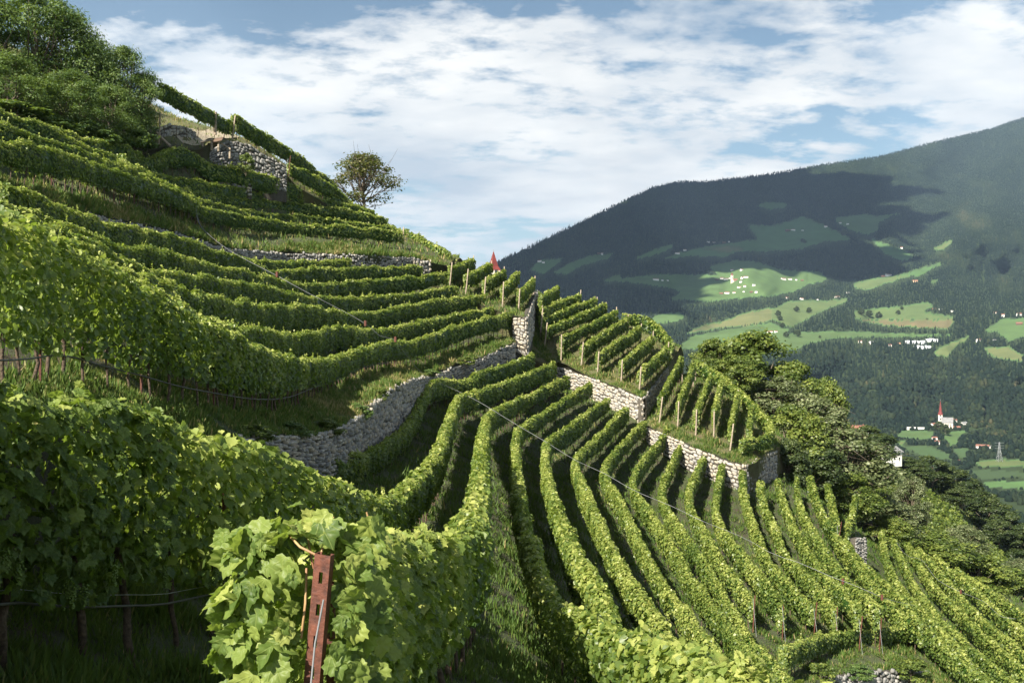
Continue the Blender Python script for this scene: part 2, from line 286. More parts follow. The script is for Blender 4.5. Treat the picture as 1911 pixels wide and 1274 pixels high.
row('r17', 'C', [(1562, 968, 85), (1556, 945, 88), (1544, 902, 93)], 'short vine row under the shrubs with a red stake at its lower end', trunks=2, end_post='metal')
row('r18', 'C', [(1840, 1274, 57), (1783, 1216, 60.5), (1730, 1170, 65), (1690, 1124, 70), (1650, 1083, 75), (1613, 1050, 79), (1585, 1016, 83), (1578, 992, 87), (1590, 958, 91), (1596, 925, 95)], 'long vine row from the dark gully by the shrubs down past the level row', trunks=2)
row('g1', 'C', [(1462, 1206, 51), (1516, 1188, 56), (1583, 1175, 61), (1650, 1172, 64), (1719, 1160, 68)], 'short level vine row on thin trunks above the bottom right stone wall', trunks=0.9, bare=.82)
FG = 'vine rows on the far right slope'
row('f1', 'C', [(1880, 1300, 56), (1810, 1233, 60), (1766, 1183, 66), (1730, 1143, 70.5), (1696, 1112, 76), (1670, 1074, 82), (1652, 1030, 90), (1645, 990, 98)], 'leftmost vine row of the far right slope, its top end pointed and bright', group=FG)
row('f2', 'C', [(1930, 1300, 60), (1866, 1250, 64), (1800, 1195, 70), (1766, 1163, 74), (1730, 1122, 80), (1703, 1081, 86), (1683, 1040, 93), (1668, 1008, 100)], 'second vine row of the far right slope, just right of the pointed one', group=FG)
row('f3', 'C', [(1950, 1280, 64), (1880, 1220, 70), (1830, 1176, 76), (1780, 1125, 83), (1735, 1080, 90), (1713, 1043, 97), (1694, 1010, 104)], 'third vine row of the far right slope, with a red stake strip beside it', group=FG)
row('f4', 'C', [(1950, 1245, 70), (1883, 1193, 76), (1833, 1150, 82), (1783, 1100, 90), (1750, 1062, 97), (1711, 1018, 107)], 'fourth vine row of the far right slope, under the hanging cable', group=FG)
row('f5', 'C', [(1960, 1215, 76), (1911, 1176, 82), (1860, 1135, 89), (1816, 1094, 96), (1770, 1056, 104), (1735, 1022, 111)], 'fifth vine row of the far right slope, close to its outer edge', group=FG)
row('f6', 'C', [(1990, 1195, 84), (1911, 1143, 92), (1850, 1102, 99), (1793, 1064, 107), (1752, 1030, 115)], 'outermost vine row of the far right slope beside the dark shrubs', group=FG)
# --- ridge rows Q
QG = 'short vine rows on the ridge'
row('q0', 'Q', [(806, 488, 103), (852, 474, 112)], 'short ridge vine row nearest the upper wall end, leftmost of the group', group=QG)
row('q1', 'Q', [(840, 498, 102), (884, 483, 113)], 'short ridge vine row behind the tallest leaning post left of the red spire', group=QG, end_post='wood')
row('q2', 'Q', [(870, 515, 101), (914, 491, 113)], 'short ridge vine row directly left of the red spire', group=QG, end_post='wood')
row('q3', 'Q', [(904, 522, 101), (941, 503, 112)], 'short ridge vine row directly below the red spire', group=QG, end_post='wood')
row('q4', 'Q', [(938, 535, 100), (965, 508, 112)], 'short ridge vine row second from the dark wall gap', group=QG, end_post='wood')
row('q5', 'Q', [(968, 545, 100), (995, 519, 112)], 'short ridge vine row beside the dark wall gap', group=QG, end_post='wood')
# --- plot D
DG = 'vine rows on the upper terrace plot'
for k, (a, b, lab) in enumerate([((1008, 554, 106.5), (1040, 534, 118), 'short topmost vine row of the upper terrace plot beside the dark gap'), ((1010, 573, 106), (1081, 549, 119), 'vine row second from the top of the upper terrace plot'),
    ((1010, 593, 105.5), (1111, 556, 119), 'vine row third from the top of the upper terrace plot'), ((1018, 611, 104.5), (1130, 567, 118), 'vine row fourth from the top of the upper terrace plot, reaching its left corner post'),
    ((1049, 629, 103.5), (1150, 578, 117), 'long vine row in the middle of the upper terrace plot'), ((1086, 644, 102), (1170, 592, 115.5), 'vine row of the upper terrace plot with bare grass beyond its upper end'),
    ((1116, 658, 100.5), (1194, 609, 114), 'third-lowest vine row of the upper terrace plot'), ((1160, 674, 99), (1216, 627, 112.5), 'second-lowest vine row of the upper terrace plot'), ((1194, 690, 97.5), (1245, 647, 111), 'lowest vine row of the upper terrace plot, above its shaded stone side wall')]):
    row('d%d' % k, 'D', [a, b], lab, group=DG, end_post='wood', trunks=1.6)
row('d9', 'D', [(1163, 586, 117), (1204, 590, 118), (1234, 612, 115), (1254, 634, 112)], 'pale vine row curving along the outer edge of the upper terrace plot', group=DG, thin=0.7)
EG = 'vine rows on the lower terrace plot'
for k, (a, b, lab) in enumerate([((1231, 741, 93), (1272, 664, 109), 'leftmost vine row of the lower terrace plot, beside the shaded wall'), ((1265, 752, 92), (1293, 678, 107), 'second vine row from the left on the lower terrace plot'),
    ((1299, 765, 91), (1326, 698, 105), 'third vine row from the left on the lower terrace plot'), ((1332, 765, 90.5), (1347, 708, 103), 'vine row of the lower terrace plot whose end post leans most'),
    ((1363, 795, 89.5), (1376, 729, 101), 'vine row second from the curved edge row on the lower terrace plot'), ((1398, 803, 90), (1402, 757, 97), 'short vine row inside the curved edge row of the lower terrace plot')]):
    row('e%d' % k, 'E', [a, b], lab, group=EG, end_post='wood' if k < 5 else None, trunks=1.6, thin=0.8)
row('e6', 'E', [(1300, 668, 111), (1353, 704, 107), (1386, 731, 103), (1420, 765, 98.5), (1437, 788, 95), (1437, 806, 92), (1410, 816, 90), (1384, 820, 88.5)], 'vine row curving round the right edge of the lower terrace plot', group=EG, end_post='wood')
# --- upper hillside
AG = 'vine rows on the upper hillside'
row('a1', 'A', [(-150, 210, 37), (0, 258, 43), (67, 273, 46), (135, 290, 50), (202, 314, 56), (270, 335, 64), (337, 359, 71), (388, 388, 80), (439, 399, 84), (540, 415, 92), (640, 421, 98), (700, 428, 102), (748, 433, 105)], 'upper hillside vine row on bare trunks above the thin stone wall and grass strip', group=AG, trunks=1.05, bare=.78, end_post='wood', post_far=True)
row('a2', 'A', [(-150, 188, 42), (0, 232, 49), (135, 272, 53), (202, 298, 58), (270, 326, 65), (337, 354, 74), (380, 374, 82), (446, 390, 88), (512, 398, 93), (569, 402, 98), (687, 417, 106), (735, 422, 109)], 'upper hillside vine row second from the grass strip', group=AG)
row('a3', 'A', [(-150, 160, 46), (0, 204, 53), (67, 229, 55), (135, 260, 58), (202, 290, 62), (270, 320, 70), (315, 345, 77), (381, 359, 84), (459, 371, 91), (569, 380, 99), (640, 390, 105), (720, 406, 111)], 'upper hillside vine row third from the grass strip, bright band under the trees', group=AG)
row('a4', 'A', [(225, 290, 72), (263, 316, 75), (328, 330, 80), (400, 341, 86), (512, 364, 96), (569, 366, 100), (640, 379, 107), (695, 392, 112)], 'upper hillside vine row fourth from the grass strip', group=AG)
row('a5', 'A', [(556, 350, 101), (616, 362, 106), (669, 384, 111), (700, 398, 115)], 'short pale vine row below the yellow-green ridge row', group=AG, thin=0.8)
row('h1', 'A', [(104, 238, 66), (169, 260, 70), (236, 273, 75), (259, 282, 77)], 'short dark vine row in the shade at the foot of the left trees', group=AG)
row('h2', 'A', [(189, 283, 70), (253, 294, 76), (294, 287, 80), (321, 277, 83), (365, 286, 86), (388, 304, 87), (439, 311, 90), (473, 321, 92), (523, 336, 96), (560, 352, 99)], 'dark vine row arching over below the sandy track and railing', group=AG, trunks=1.6)
row('k1', 'K', [(300, 154, 84), (368, 192, 89), (399, 208, 92), (432, 228, 95)], 'skyline vine row between the left trees and the pale upright post', group=AG, bare=.25, trunks=1.6, end_post='wood')
row('k2', 'K', [(436, 214, 95), (472, 236, 98), (512, 260, 102), (564, 294, 108), (616, 336, 113), (642, 365, 117), (695, 401, 117), (747, 427, 113.5), (790, 444, 110.5), (836, 470, 107)], 'long skyline vine row running down the ridge past the lone tree', group=AG, trunks=1.6, end_post='wood')
row('k3', 'K', [(540, 306, 98), (577, 322, 101), (616, 344, 106), (650, 372, 110)], 'yellow-green vine row right of the high stone wall under the skyline row', group=AG, end_post='metal', trunks=2)

# ------------------------------------------------------------------ ground heights by local plane fitting
EXTRA = {
 'A': PP([(-200, 330, 33), (150, 268, 74), (290, 290, 83), (40, 235, 66), (-150, 200, 62), (450, 332, 91), (535, 347, 95), (390, 326, 88)]),
 'K': PP([(-260, 235, 66), (0, 240, 70), (150, 262, 74), (0, 180, 84), (100, 200, 84), (200, 225, 84), (-200, 150, 82), (0, 90, 104), (-200, 0, 104), (200, 150, 104), (100, 120, 100), (300, 190, 106), (450, 270, 112), (560, 345, 124), (640, 400, 131), (750, 470, 133), (850, 520, 130), (760, 480, 104), (810, 490, 105)]),
 'Q': PP([(800, 527, 99), (975, 590, 95.5), (900, 575, 97), (880, 520, 122), (960, 545, 124), (1000, 560, 118), (1001, 575, 106)]),
 'D': PP([(990, 612, 107), (995, 570, 116), (984, 665, 100), (1012, 690, 99), (1035, 682, 104), (1096, 702, 100), (1136, 719, 98), (1184, 737, 95.5), (1200, 743, 95), (1246, 684, 111), (1100, 600, 134), (1180, 632, 134), (1260, 680, 128), (1050, 575, 134)]),
 'E': PP([(1204, 797, 92), (1251, 815, 89.5), (1285, 831, 88), (1336, 851, 87), (1380, 866, 86.5), (1390, 868, 86.5), (1440, 842, 95), (1262, 690, 116), (1470, 860, 101), (1330, 730, 116)]),
 'B': PP([(-250, 720, 6.5), (0, 760, 9.5), (150, 790, 14), (300, 818, 18.5), (445, 818, 23.5), (520, 809, 28), (600, 808, 34), (670, 775, 43), (737, 721, 56), (804, 702, 67), (840, 687, 75), (900, 667, 81), (965, 642, 91), (770, 500, 99), (850, 545, 98)]),
 'C': PP([(-200, 1330, 5), (200, 1230, 8), (660, 1750, 3.4), (900, 1500, 6.5), (1450, 1640, 6.5), (1250, 1480, 11), (990, 700, 98), (1137, 772, 98), (1197, 786, 95), (1366, 903, 86), (1396, 922, 87), (1450, 890, 97), (1512, 915, 97), (1560, 960, 96)]),
}
W1 = [(-260, 330, 33), (0, 370, 40), (60, 385, 42), (162, 397, 48), (236, 416, 54), (304, 428, 61), (422, 463, 73), (444, 465, 76), (535, 472, 86), (670, 475, 92), (737, 479, 97), (772, 481, 100), (804, 490, 102), (835, 500, 103)]
W2 = [(-260, 800, 4.5), (0, 800, 8.6), (150, 820, 13), (300, 830, 17.6), (400, 822, 21.5), (445, 815, 23.5), (500, 812, 27), (560, 812, 31), (600, 808, 34), (635, 795, 38.5), (670, 775, 43), (703, 745, 48.5), (737, 721, 54), (770, 706, 62), (804, 702, 73), (840, 687, 79), (900, 667, 85), (940, 647, 90), (962, 640, 93)]
def dn(pts, dy, dd=0.0): return np.array([P(x, y, d + dd) - [0, 0, dy] for x, y, d in pts])
W2B = [(445, 862, 23.2), (500, 868, 26.6), (560, 872, 30.6), (600, 872, 33.6), (635, 868, 38), (670, 855, 42.6), (703, 836, 48), (737, 808, 53.5), (770, 772, 61.5), (804, 750, 72.5), (840, 736, 78.5), (900, 708, 84.5), (940, 692, 89.5), (962, 684, 92.5)]
W3T = [(1035, 683, 103.2), (1096, 702, 99.8), (1136, 719, 97.8), (1184, 736, 95.6), (1200, 743, 94.8)]
W3S = [(1200, 743, 94.8), (1213, 727, 99), (1229, 706, 104.5), (1246, 684, 111)]
W4T = [(1204, 796, 92.4), (1228, 806, 90.6), (1251, 815, 89.3), (1285, 831, 87.8), (1336, 851, 86.8), (1380, 866, 86.3), (1392, 868, 86.4)]
W4S = [(1392, 868, 86.4), (1410, 858, 89.5), (1430, 847, 93), (1449, 842, 96.5)]
WTA = [(392, 283, 90.4), (405, 272, 91.1), (425, 263, 91.9), (445, 263, 92.7), (470, 273, 93.7), (500, 291, 94.9), (535, 311, 96.5)]
WAB = [(390, 312, 89.8), (405, 318, 90.4), (425, 320, 91.2), (445, 322, 92), (470, 330, 93), (500, 342, 94.2), (535, 352, 95.8)]
WGT = [(1490, 1252, 52.8), (1540, 1262, 54.3), (1590, 1257, 56.3), (1640, 1253, 58.3), (1690, 1250, 60), (1735, 1254, 62)]
EDGE = {'K': [dn(WTA, 0), dn([(288, 300, 82.8), (340, 294, 85.3), (372, 291, 87.9), (392, 291, 90.4)], 0), dn([(293, 278, 84.5), (318, 275, 86), (345, 262, 87.5), (367, 252, 89)], 0), dn([(540, 345, 97.6), (575, 362, 100), (604, 380, 102.5), (660, 402, 110), (700, 418, 116), (760, 440, 112), (850, 488, 107)], 0)], 'A': [dn(W1, 0), dn(WAB, -.1), dn([(288, 301, 82.7), (340, 295, 85.2), (378, 291, 88.2)], .1), dn([(540, 345, 97.4), (575, 362, 99.8), (604, 380, 102.3), (660, 402, 109.8), (700, 418, 115.8), (760, 440, 112), (850, 488, 107)], .1)], 'B': [dn(W1, 1.3), dn(W2, 0)], 'C': [dn(W2B, 0), dn(W3T, 2.0), dn(W4T, 1.9), dn(W4S, 2.4), dn(WGT, 0)], 'D': [dn(W3T, 0), dn(W3S, 0)], 'E': [dn(W4T, 0), dn(W4S, 0), dn(W3S, 2.3)]}
def samples(zone):
    A = [EXTRA[zone]] + [spline(e, 1.2) for e in EDGE.get(zone, [])]
    for r in ROWS.values():
        if r['zone'] == zone: q = spline(r['pts'], 1.5).copy(); q[:, 2] -= r.get('h', ROWH); A.append(q)
    return np.vstack(A)
ZS = {z: samples(z) for z in EXTRA}
def ground_z(zone, Q, h0=1.3):
    Sm = ZS[zone]; Q = np.atleast_2d(Q)[:, :2]; out = np.empty(len(Q))
    for i in range(0, len(Q), 3000):
        q = Q[i:i + 3000]; d = Sm[None, :, :2] - q[:, None]; d2 = (d ** 2).sum(-1); h = h0 + np.sqrt(np.partition(d2, 3, axis=1)[:, 3]) * 0.9
        w = np.exp(-d2 / (h ** 2)[:, None]) + 1e-9
        X = np.concatenate([np.ones_like(d2)[..., None], d], -1)
        A = np.einsum('ns,nsi,nsj->nij', w, X, X); b = np.einsum('ns,nsi,s->ni', w, X, Sm[:, 2])
        A[:, 1, 1] += 0.02 * h ** 2 * w.sum(1); A[:, 2, 2] += 0.02 * h ** 2 * w.sum(1)
        out[i:i + 3000] = np.linalg.solve(A, b[..., None])[:, 0, 0]
    return out
def curve_n(pts, n): return spline(pts, n=n)
PATCH = {}
def patch(name, zone, A, B, nu, nv, mat, bump=0.05, tidy=None):
    """ground sheet between plan curves A and B; heights come from the rows that stand on it"""
    a, b = curve_n(PP(A), nu), curve_n(PP(B), nu); v = np.linspace(0, 1, nv)[:, None, None]
    XY = (a[None, :, :2] * (1 - v) + b[None, :, :2] * v).reshape(-1, 2)
    z = ground_z(zone, XY); rng = np.random.default_rng(len(name)); z += bump * (np.sin(XY[:, 0] * 2.1 + 3 * np.sin(XY[:, 1] * .7)) * 0.5 + rng.normal(0, .4, len(z)))
    V = np.column_stack([XY, z]); i = np.arange(nv - 1)[:, None] * nu; j = np.arange(nu - 1)[None]
    Fq = np.stack([i + j, i + j + 1, i + nu + j + 1, i + nu + j], -1).reshape(-1, 4)
    n = np.cross(V[Fq[0, 1]] - V[Fq[0, 0]], V[Fq[0, 3]] - V[Fq[0, 0]])
    if n[2] < 0: Fq = Fq[:, ::-1]
    # earth under the edges
    ring = np.concatenate([np.arange(nu), np.arange(1, nv) * nu + nu - 1, (nv - 1) * nu + np.arange(nu - 2, -1, -1), np.arange(nv - 2, 0, -1) * nu]); V2 = V[ring] - [0, 0, 3.0]; m = len(ring); k = np.arange(m); k2 = (k + 1) % m
    Fs = np.stack([ring[k], ring[k2], len(V) + k2, len(V) + k], 1)
    o = link(name, mesh_np(name, np.vstack([V, V2]), [Fq, Fs], mat, smooth=True)); tag(o, kind='structure'); PATCH[name] = (V.reshape(nv, nu, 3), zone)
    return o
LNE = [(-260, 235, 66), (0, 240, 70), (150, 262, 74), (290, 284, 83), (390, 325, 88.5), (450, 330, 91), (535, 345, 95.5), (600, 368, 102), (660, 392, 110), (700, 405, 117), (760, 440, 112), (850, 488, 107)]
patch('middle_slope', 'B', W2, [(x, y + 14, d + 0.5) for x, y, d in W1], 150, 40, M_soil)
patch('upper_slope', 'A', W1, [(x, y, d + 2.2) for x, y, d in LNE], 110, 34, M_soil)
LNK = [(-260, 235, 66), (0, 240, 70), (150, 262, 74), (288, 300, 82.8), (340, 294, 85.3), (372, 291, 87.9), (392, 291, 90.4), (405, 272, 91.2), (425, 263, 92), (445, 263, 92.8), (470, 273, 93.8), (500, 291, 95), (535, 311, 96.6), (540, 345, 97.6), (575, 362, 100), (604, 380, 102.5), (660, 402, 110), (700, 418, 116), (760, 440, 112), (850, 488, 107)]
patch('hilltop', 'K', LNK, [(-260, -60, 118), (0, 60, 116), (150, 100, 114), (290, 180, 112), (390, 250, 113), (450, 280, 118), (560, 345, 126), (640, 400, 132), (720, 450, 134), (850, 520, 131), (890, 530, 126)], 110, 34, M_turf)
patch('ridge_ground', 'Q', [(800, 520, 99.5), (850, 545, 98.2), (905, 575, 97), (958, 594, 95.2), (984, 600, 96.0)], [(850, 510, 128), (880, 520, 126), (920, 530, 125), (960, 545, 124), (1003, 560, 119)], 40, 34, M_turf)
patch('upper_terrace', 'D', [(985, 560, 122), (981, 600, 110), (984, 650, 101), (1012, 685, 100.5), (1035, 684, 103.0), (1096, 702, 100), (1136, 719, 98), (1184, 736, 95.8), (1200, 743, 95)], [(1040, 560, 136), (1090, 580, 136), (1140, 610, 136), (1200, 640, 134), (1250, 670, 130), (1275, 675, 122), (1262, 680, 114), (1246, 684, 111)], 60, 44, M_turf)
patch('lower_terrace', 'E', [(1204, 790, 93), (1228, 806, 90.8), (1251, 815, 89.5), (1285, 831, 88), (1336, 851, 87), (1380, 866, 86.5), (1392, 868, 86.6), (1440, 842, 95)], [(1240, 690, 117), (1270, 680, 119), (1300, 690, 119), (1350, 715, 115), (1400, 745, 110), (1440, 790, 106), (1470, 820, 102), (1452, 845, 97)], 60, 36, M_turf)
patch('fan_slope', 'C', [(-600, 700, 1.2), (-300, 800, 5), (0, 790, 10), (150, 800, 14.5), (300, 840, 18), (445, 850, 24), (500, 850, 27.6), (560, 860, 31.6), (600, 862, 34.6), (635, 860, 39.5), (670, 846, 44), (703, 829, 50), (737, 802, 55.5), (770, 761, 64), (804, 745, 75.5), (840, 730, 81.5), (900, 700, 87.5), (980, 680, 103), (1035, 700, 105.5), (1096, 735, 101.5), (1200, 780, 97), (1260, 835, 91), (1320, 870, 89), (1392, 905, 88.5), (1450, 885, 99), (1512, 905, 101), (1570, 930, 103), (1640, 960, 106), (1760, 1010, 118)],
      [(1900, 3000, 1.0), (2200, 2600, 3), (2000, 2000, 6), (1800, 1750, 9), (1650, 1550, 13), (1560, 1480, 18), (1520, 1440, 24), (1500, 1400, 31), (1470, 1350, 37), (1480, 1310, 44), (1490, 1290, 49), (1540, 1270, 54), (1640, 1262, 58), (1740, 1262, 61.5), (1850, 1300, 56), (1950, 1330, 56), (2000, 1330, 60), (2040, 1300, 66), (2060, 1280, 74), (2080, 1240, 84), (2060, 1210, 94), (1990, 1160, 103), (1880, 1100, 113), (1800, 1060, 122)], 170, 90, M_soil, 0.07)
# ------------------------------------------------------------------ hedge building
def leaf_size(d): return np.clip(0.0023 * d, np.clip(.088 + (d - 4) * .004, .088, .125), 0.26)
TRUNKS = []
def trunk_mesh(seed):
    rng = np.random.default_rng(seed); n = 7; z = np.linspace(0, 1, n); p = np.stack([np.cumsum(rng.normal(0, .022, n)), np.cumsum(rng.normal(0, .022, n)), z * 1.25 - 0.25], 1); p[:, :2] -= p[2, :2]
    r = np.array([.040, .034, .028, .027, .028, .036, .03]) * rng.uniform(.85, 1.15, n)
    V, Q = tubes([p], [r], 7); return mesh_np('trunk', V, [Q], M_bark, smooth=True)
TRUNKS = [trunk_mesh(s) for s in range(6)]
def wood_post_mesh():
    z = np.linspace(-0.4, 2.35, 6); V, Q = tubes([np.stack([z * 0 + np.sin(z * 2) * .012, z * 0, z], 1)], [np.array([.075, .075, .07, .068, .064, .06])], 8)
    V = np.vstack([V, [[0, 0, 2.37]]]); n = len(V) - 1; T = [[n - 8 + i, n - 8 + (i + 1) % 8, n] for i in range(8)]
    return mesh_np('post', V, [Q, T], M_wood)
def metal_post_mesh(h=2.2, slots=False, w=0.055, dpt=0.032):
    # rolled channel section: web facing the lane, two flanges with returned lips
    prof = [(-w / 2, 0), (-w / 2, -dpt), (-w / 2 + .012, -dpt), (-w / 2 + .012, -dpt + .003), (-w / 2 + .0035, -dpt + .003), (-w / 2 + .0035, -.0035), (w / 2 - .0035, -.0035), (w / 2 - .0035, -dpt + .003), (w / 2 - .012, -dpt + .003), (w / 2 - .012, -dpt), (w / 2, -dpt), (w / 2, 0)]
    me = bpy.data.meshes.new('post'); V = []; Fc = []; m = len(prof)
    for z in (-0.4, h): V += [(x, -y, z) for x, y in prof]
    for i in range(m):
        j = (i + 1) % m
        if slots and i in (m - 1, 5): continue
        Fc.append((i, j, m + j, m + i))
    if slots:      # web and its slots are cut through
        zs = [-0.4]; c = h - 0.075
        while c > 0.3: zs = zs + [c]; c -= 0.105
        cuts = sorted(zs[1:])
        for y in (0.0, 0.0035):
            b0 = len(V); z0 = -0.4; sw = .0065; sh = .019
            def quad(x0, x1, a, b):
                k = len(V); V.extend([(x0, y, a), (x1, y, a), (x1, y, b), (x0, y, b)]); Fc.append((k, k + 1, k + 2, k + 3) if y == 0.0 else (k + 3, k + 2, k + 1, k))
            for cz in cuts:
                quad(-w / 2, w / 2, z0, cz - sh); quad(-w / 2, -sw, cz - sh, cz + sh); quad(sw, w / 2, cz - sh, cz + sh); z0 = cz + sh
            quad(-w / 2, w / 2, z0, h)
        for cz in cuts:
            for x in (-.0065, .0065):
                k = len(V); V.extend([(x, 0, cz - .019), (x, .0035, cz - .019), (x, .0035, cz + .019), (x, 0, cz + .019)]); Fc.append((k, k + 1, k + 2, k + 3))
    Fc.append(tuple(range(m, 2 * m)))
    me.from_pydata(V, [], Fc); me.materials.append(M_rust); me.update(); return me
POST_W, POST_M = wood_post_mesh(), metal_post_mesh()
def in_view(p, margin=260):
    px = CX + F * p[:, 0] / np.maximum(p[:, 1], .5); return (px > -margin) & (px < 1911 + margin) & (p[:, 1] > 1.5)
def build_row(key, r):
    rng = np.random.default_rng(abs(hash(key)) % 9973 if False else sum(ord(c) * (i + 7) for i, c in enumerate(key)))
    C = spline(r['pts'], 0.2); s = np.concatenate([[0], np.cumsum(np.linalg.norm(np.diff(C, axis=0), axis=1))]); Ltot = s[-1]
    t = np.gradient(C, axis=0); t[:, 2] *= 0.6; t = unit(t); nrm = unit(np.stack([-t[:, 1], t[:, 0], 0 * t[:, 0]], 1))
    gz = ground_z(r['zone'], C); gz = np.minimum(gz, C[:, 2] - 1.5)
    org = C[len(C) // 2].copy(); org[2] = gz[len(C) // 2]
    root = empty('vine_row', tuple(org)); tag(root, r['label'], 'vine row', r.get('group', 'vine rows of the fan'))
    # outline of the hedge along its length
    thin = r.get('thin', 1.0); hw = (0.275 + 0.062 * smooth_noise(rng, s, 0.9) + 0.03 * smooth_noise(rng, s, 0.35)) * (0.85 if thin < 1 else 1)
    hw2 = (0.275 + 0.062 * smooth_noise(rng, s, 0.9) + 0.03 * smooth_noise(rng, s, 0.35)) * (0.85 if thin < 1 else 1)
    top = C[:, 2] + 0.075 * smooth_noise(rng, s, 0.9) + 0.04 * smooth_noise(rng, s, 0.3); bot = np.maximum(np.minimum(gz + r.get('bare', 0.52), C[:, 2] - 1.15), C[:, 2] - r.get('h', ROWH) + .40) + 0.08 * smooth_noise(rng, s, 0.8)
    # leaves (the ends are closed by a rounded cap of leaves)
    d = np.linalg.norm(C, axis=1); ls = leaf_size(d); hgt = top - bot
    dens = (2 * hgt + 0.5) * 1.45 / (0.55 * ls ** 2) * thin; dens = dens * in_view(C)
    dens = np.where(d < 26, dens * np.where(d < 12, 1.05, .88), dens)
    cum = np.concatenate([[0], np.cumsum((dens[1:] + dens[:-1]) / 2 * np.diff(s))]); n = int(cum[-1])
    u = np.interp(rng.uniform(0, cum[-1], n), cum, s)
    def I(a): return np.interp(u, s, a)
    Cx, Cy, T, Bt, H1, H2, LS, D = I(C[:, 0]), I(C[:, 1]), I(top), I(bot), I(hw), I(hw2), I(ls), I(d)
    N = np.stack([I(nrm[:, 0]), I(nrm[:, 1]), 0 * u], 1); Tn = np.stack([I(t[:, 0]), I(t[:, 1]), I(t[:, 2])], 1)
    side = rng.random(n); ptop = 0.5 / (2 * (T - Bt) + 0.5) * 1.25
    istop = side < ptop; sg = np.where(rng.random(n) < 0.5, 1.0, -1.0); v = rng.random(n) ** 0.85
    hwid = np.where(sg > 0, H1, H2); prof = np.sin(np.clip(v * 1.25 + 0.32, 0, np.pi * .5)) * (1 - 0.40 * np.clip((v - .45) / .55, 0, 1) ** 1.6)
    off = sg * hwid * prof; z = Bt + (T - Bt) * v
    xt = rng.uniform(-1, 1, n); off = np.where(istop, xt * hwid * 0.66, off); z = np.where(istop, T - 0.10 * xt ** 2 + rng.exponential(0.028, n) * (rng.random(n) < .5), z)
    inward = rng.exponential(0.055, n) - 0.03; off -= np.where(istop, 0, sg * inward); z -= np.where(istop, np.abs(inward), 0)
    c = np.stack([Cx, Cy, z], 1) + N * off[:, None]
    g = rng.normal(0, 1, (n, 3))
    nn = np.where(istop[:, None], np.array([[0, 0, 1.0]]) + N * (0.35 * xt)[:, None], N * sg[:, None] + np.array([[0, 0, 1.0]]) * (0.42 + 1.5 * np.clip(v - .45, 0, 1))[:, None]) + g * np.where(D < 30, .62, .48)[:, None]
    tip = np.where(istop[:, None], N * xt[:, None] + g[:, ::-1] * 0.8, np.array([[0, 0, -1.0]]) + g[:, ::-1] * 0.65 + N * (sg * .25)[:, None])
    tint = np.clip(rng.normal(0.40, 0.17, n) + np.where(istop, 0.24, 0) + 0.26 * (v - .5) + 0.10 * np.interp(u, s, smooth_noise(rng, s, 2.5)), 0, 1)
    sz = LS * rng.uniform(0.6, 1.3, n) * np.where(istop & (D < 25), .85, 1)
    # shoots sticking up out of the top
    ns = int(Ltot * 0.5 * thin); us = rng.uniform(0, Ltot, ns); ok = np.interp(us, s, in_view(C).astype(float)) > .5; us = us[ok]
    sc, sn, st_, ssz, stt = [], [], [], [], []
    for q in us:
        b0 = np.array([np.interp(q, s, C[:, 0]), np.interp(q, s, C[:, 1]), np.interp(q, s, top)]); dd = np.interp(q, s, d); ll = np.interp(q, s, ls); hh = rng.uniform(.08, .30 if dd > 22 else .17); lean = rng.normal(0, .25, 3); kk = int(hh / ll * 2) + 3
        for e in np.linspace(0.1, 1, kk):
            sc.append(b0 + np.array([lean[0] * hh * e, lean[1] * hh * e, hh * e])); sn.append(rng.normal(0, 1, 3) + [0, 0, .6]); st_.append(rng.normal(0, 1, 3) + [0, 0, -.2]); ssz.append(ll * rng.uniform(.5, .85)); stt.append(rng.uniform(.6, 1))
    for e_, sgn in ((0, -1.0), (-1, 1.0)):
        if not in_view(C[[e_]])[0]: continue
        l0 = ls[e_]; h_ = top[e_] - bot[e_]; m_ = int(h_ * .55 * 2.2 / (.5 * l0 ** 2)); zz = rng.random(m_) ** .85; aa = rng.uniform(-1, 1, m_); cc = C[e_] * [1, 1, 0] + nrm[e_] * (aa * hw[e_] * .9)[:, None] + t[e_] * [1, 1, 0] * sgn * (.20 * np.sqrt(1 - aa ** 2) * (1 - .5 * np.clip((zz - .75) / .25, 0, 1)) - rng.exponential(.04, m_))[:, None]
        cc[:, 2] = bot[e_] + h_ * zz; gg = rng.normal(0, 1, (m_, 3)); sc += list(cc); sn += list(t[e_] * [1, 1, 0] * sgn + nrm[e_] * (aa * .6)[:, None] + [0, 0, .35] + gg * .45); st_ += list(np.array([[0, 0, -1.0]]) + gg[:, ::-1] * .6); ssz += list(l0 * rng.uniform(.6, 1.3, m_)); stt += list(np.clip(rng.normal(.45, .17, m_), 0, 1))
    if key == 'r3':
        sc = [q + t[0] * .12 if np.linalg.norm(q - C[0]) < .6 else q for q in sc]
    if sc:
        c = np.vstack([c, sc]); nn = np.vstack([nn, sn]); tip = np.vstack([tip, st_]); sz = np.concatenate([sz, ssz]); tint = np.concatenate([tint, stt])
    if key == 'r3':      # leaves are kept trimmed in front of the end post
        qx = CX + F * c[:, 0] / c[:, 1]; qy = HY - F * c[:, 2] / c[:, 1]; ok = ~((abs(qx - (604 - (qy - 1035) * .125)) < 44) & (qy > 1010) & (c[:, 1] < 3.42)); c, nn, tip, sz, tint = c[ok], nn[ok], tip[ok], sz[ok], tint[ok]
    dl = np.linalg.norm(c, axis=1); Vs, Fs, Ts, off_, MI, BL = [], [], [], 0, [], []
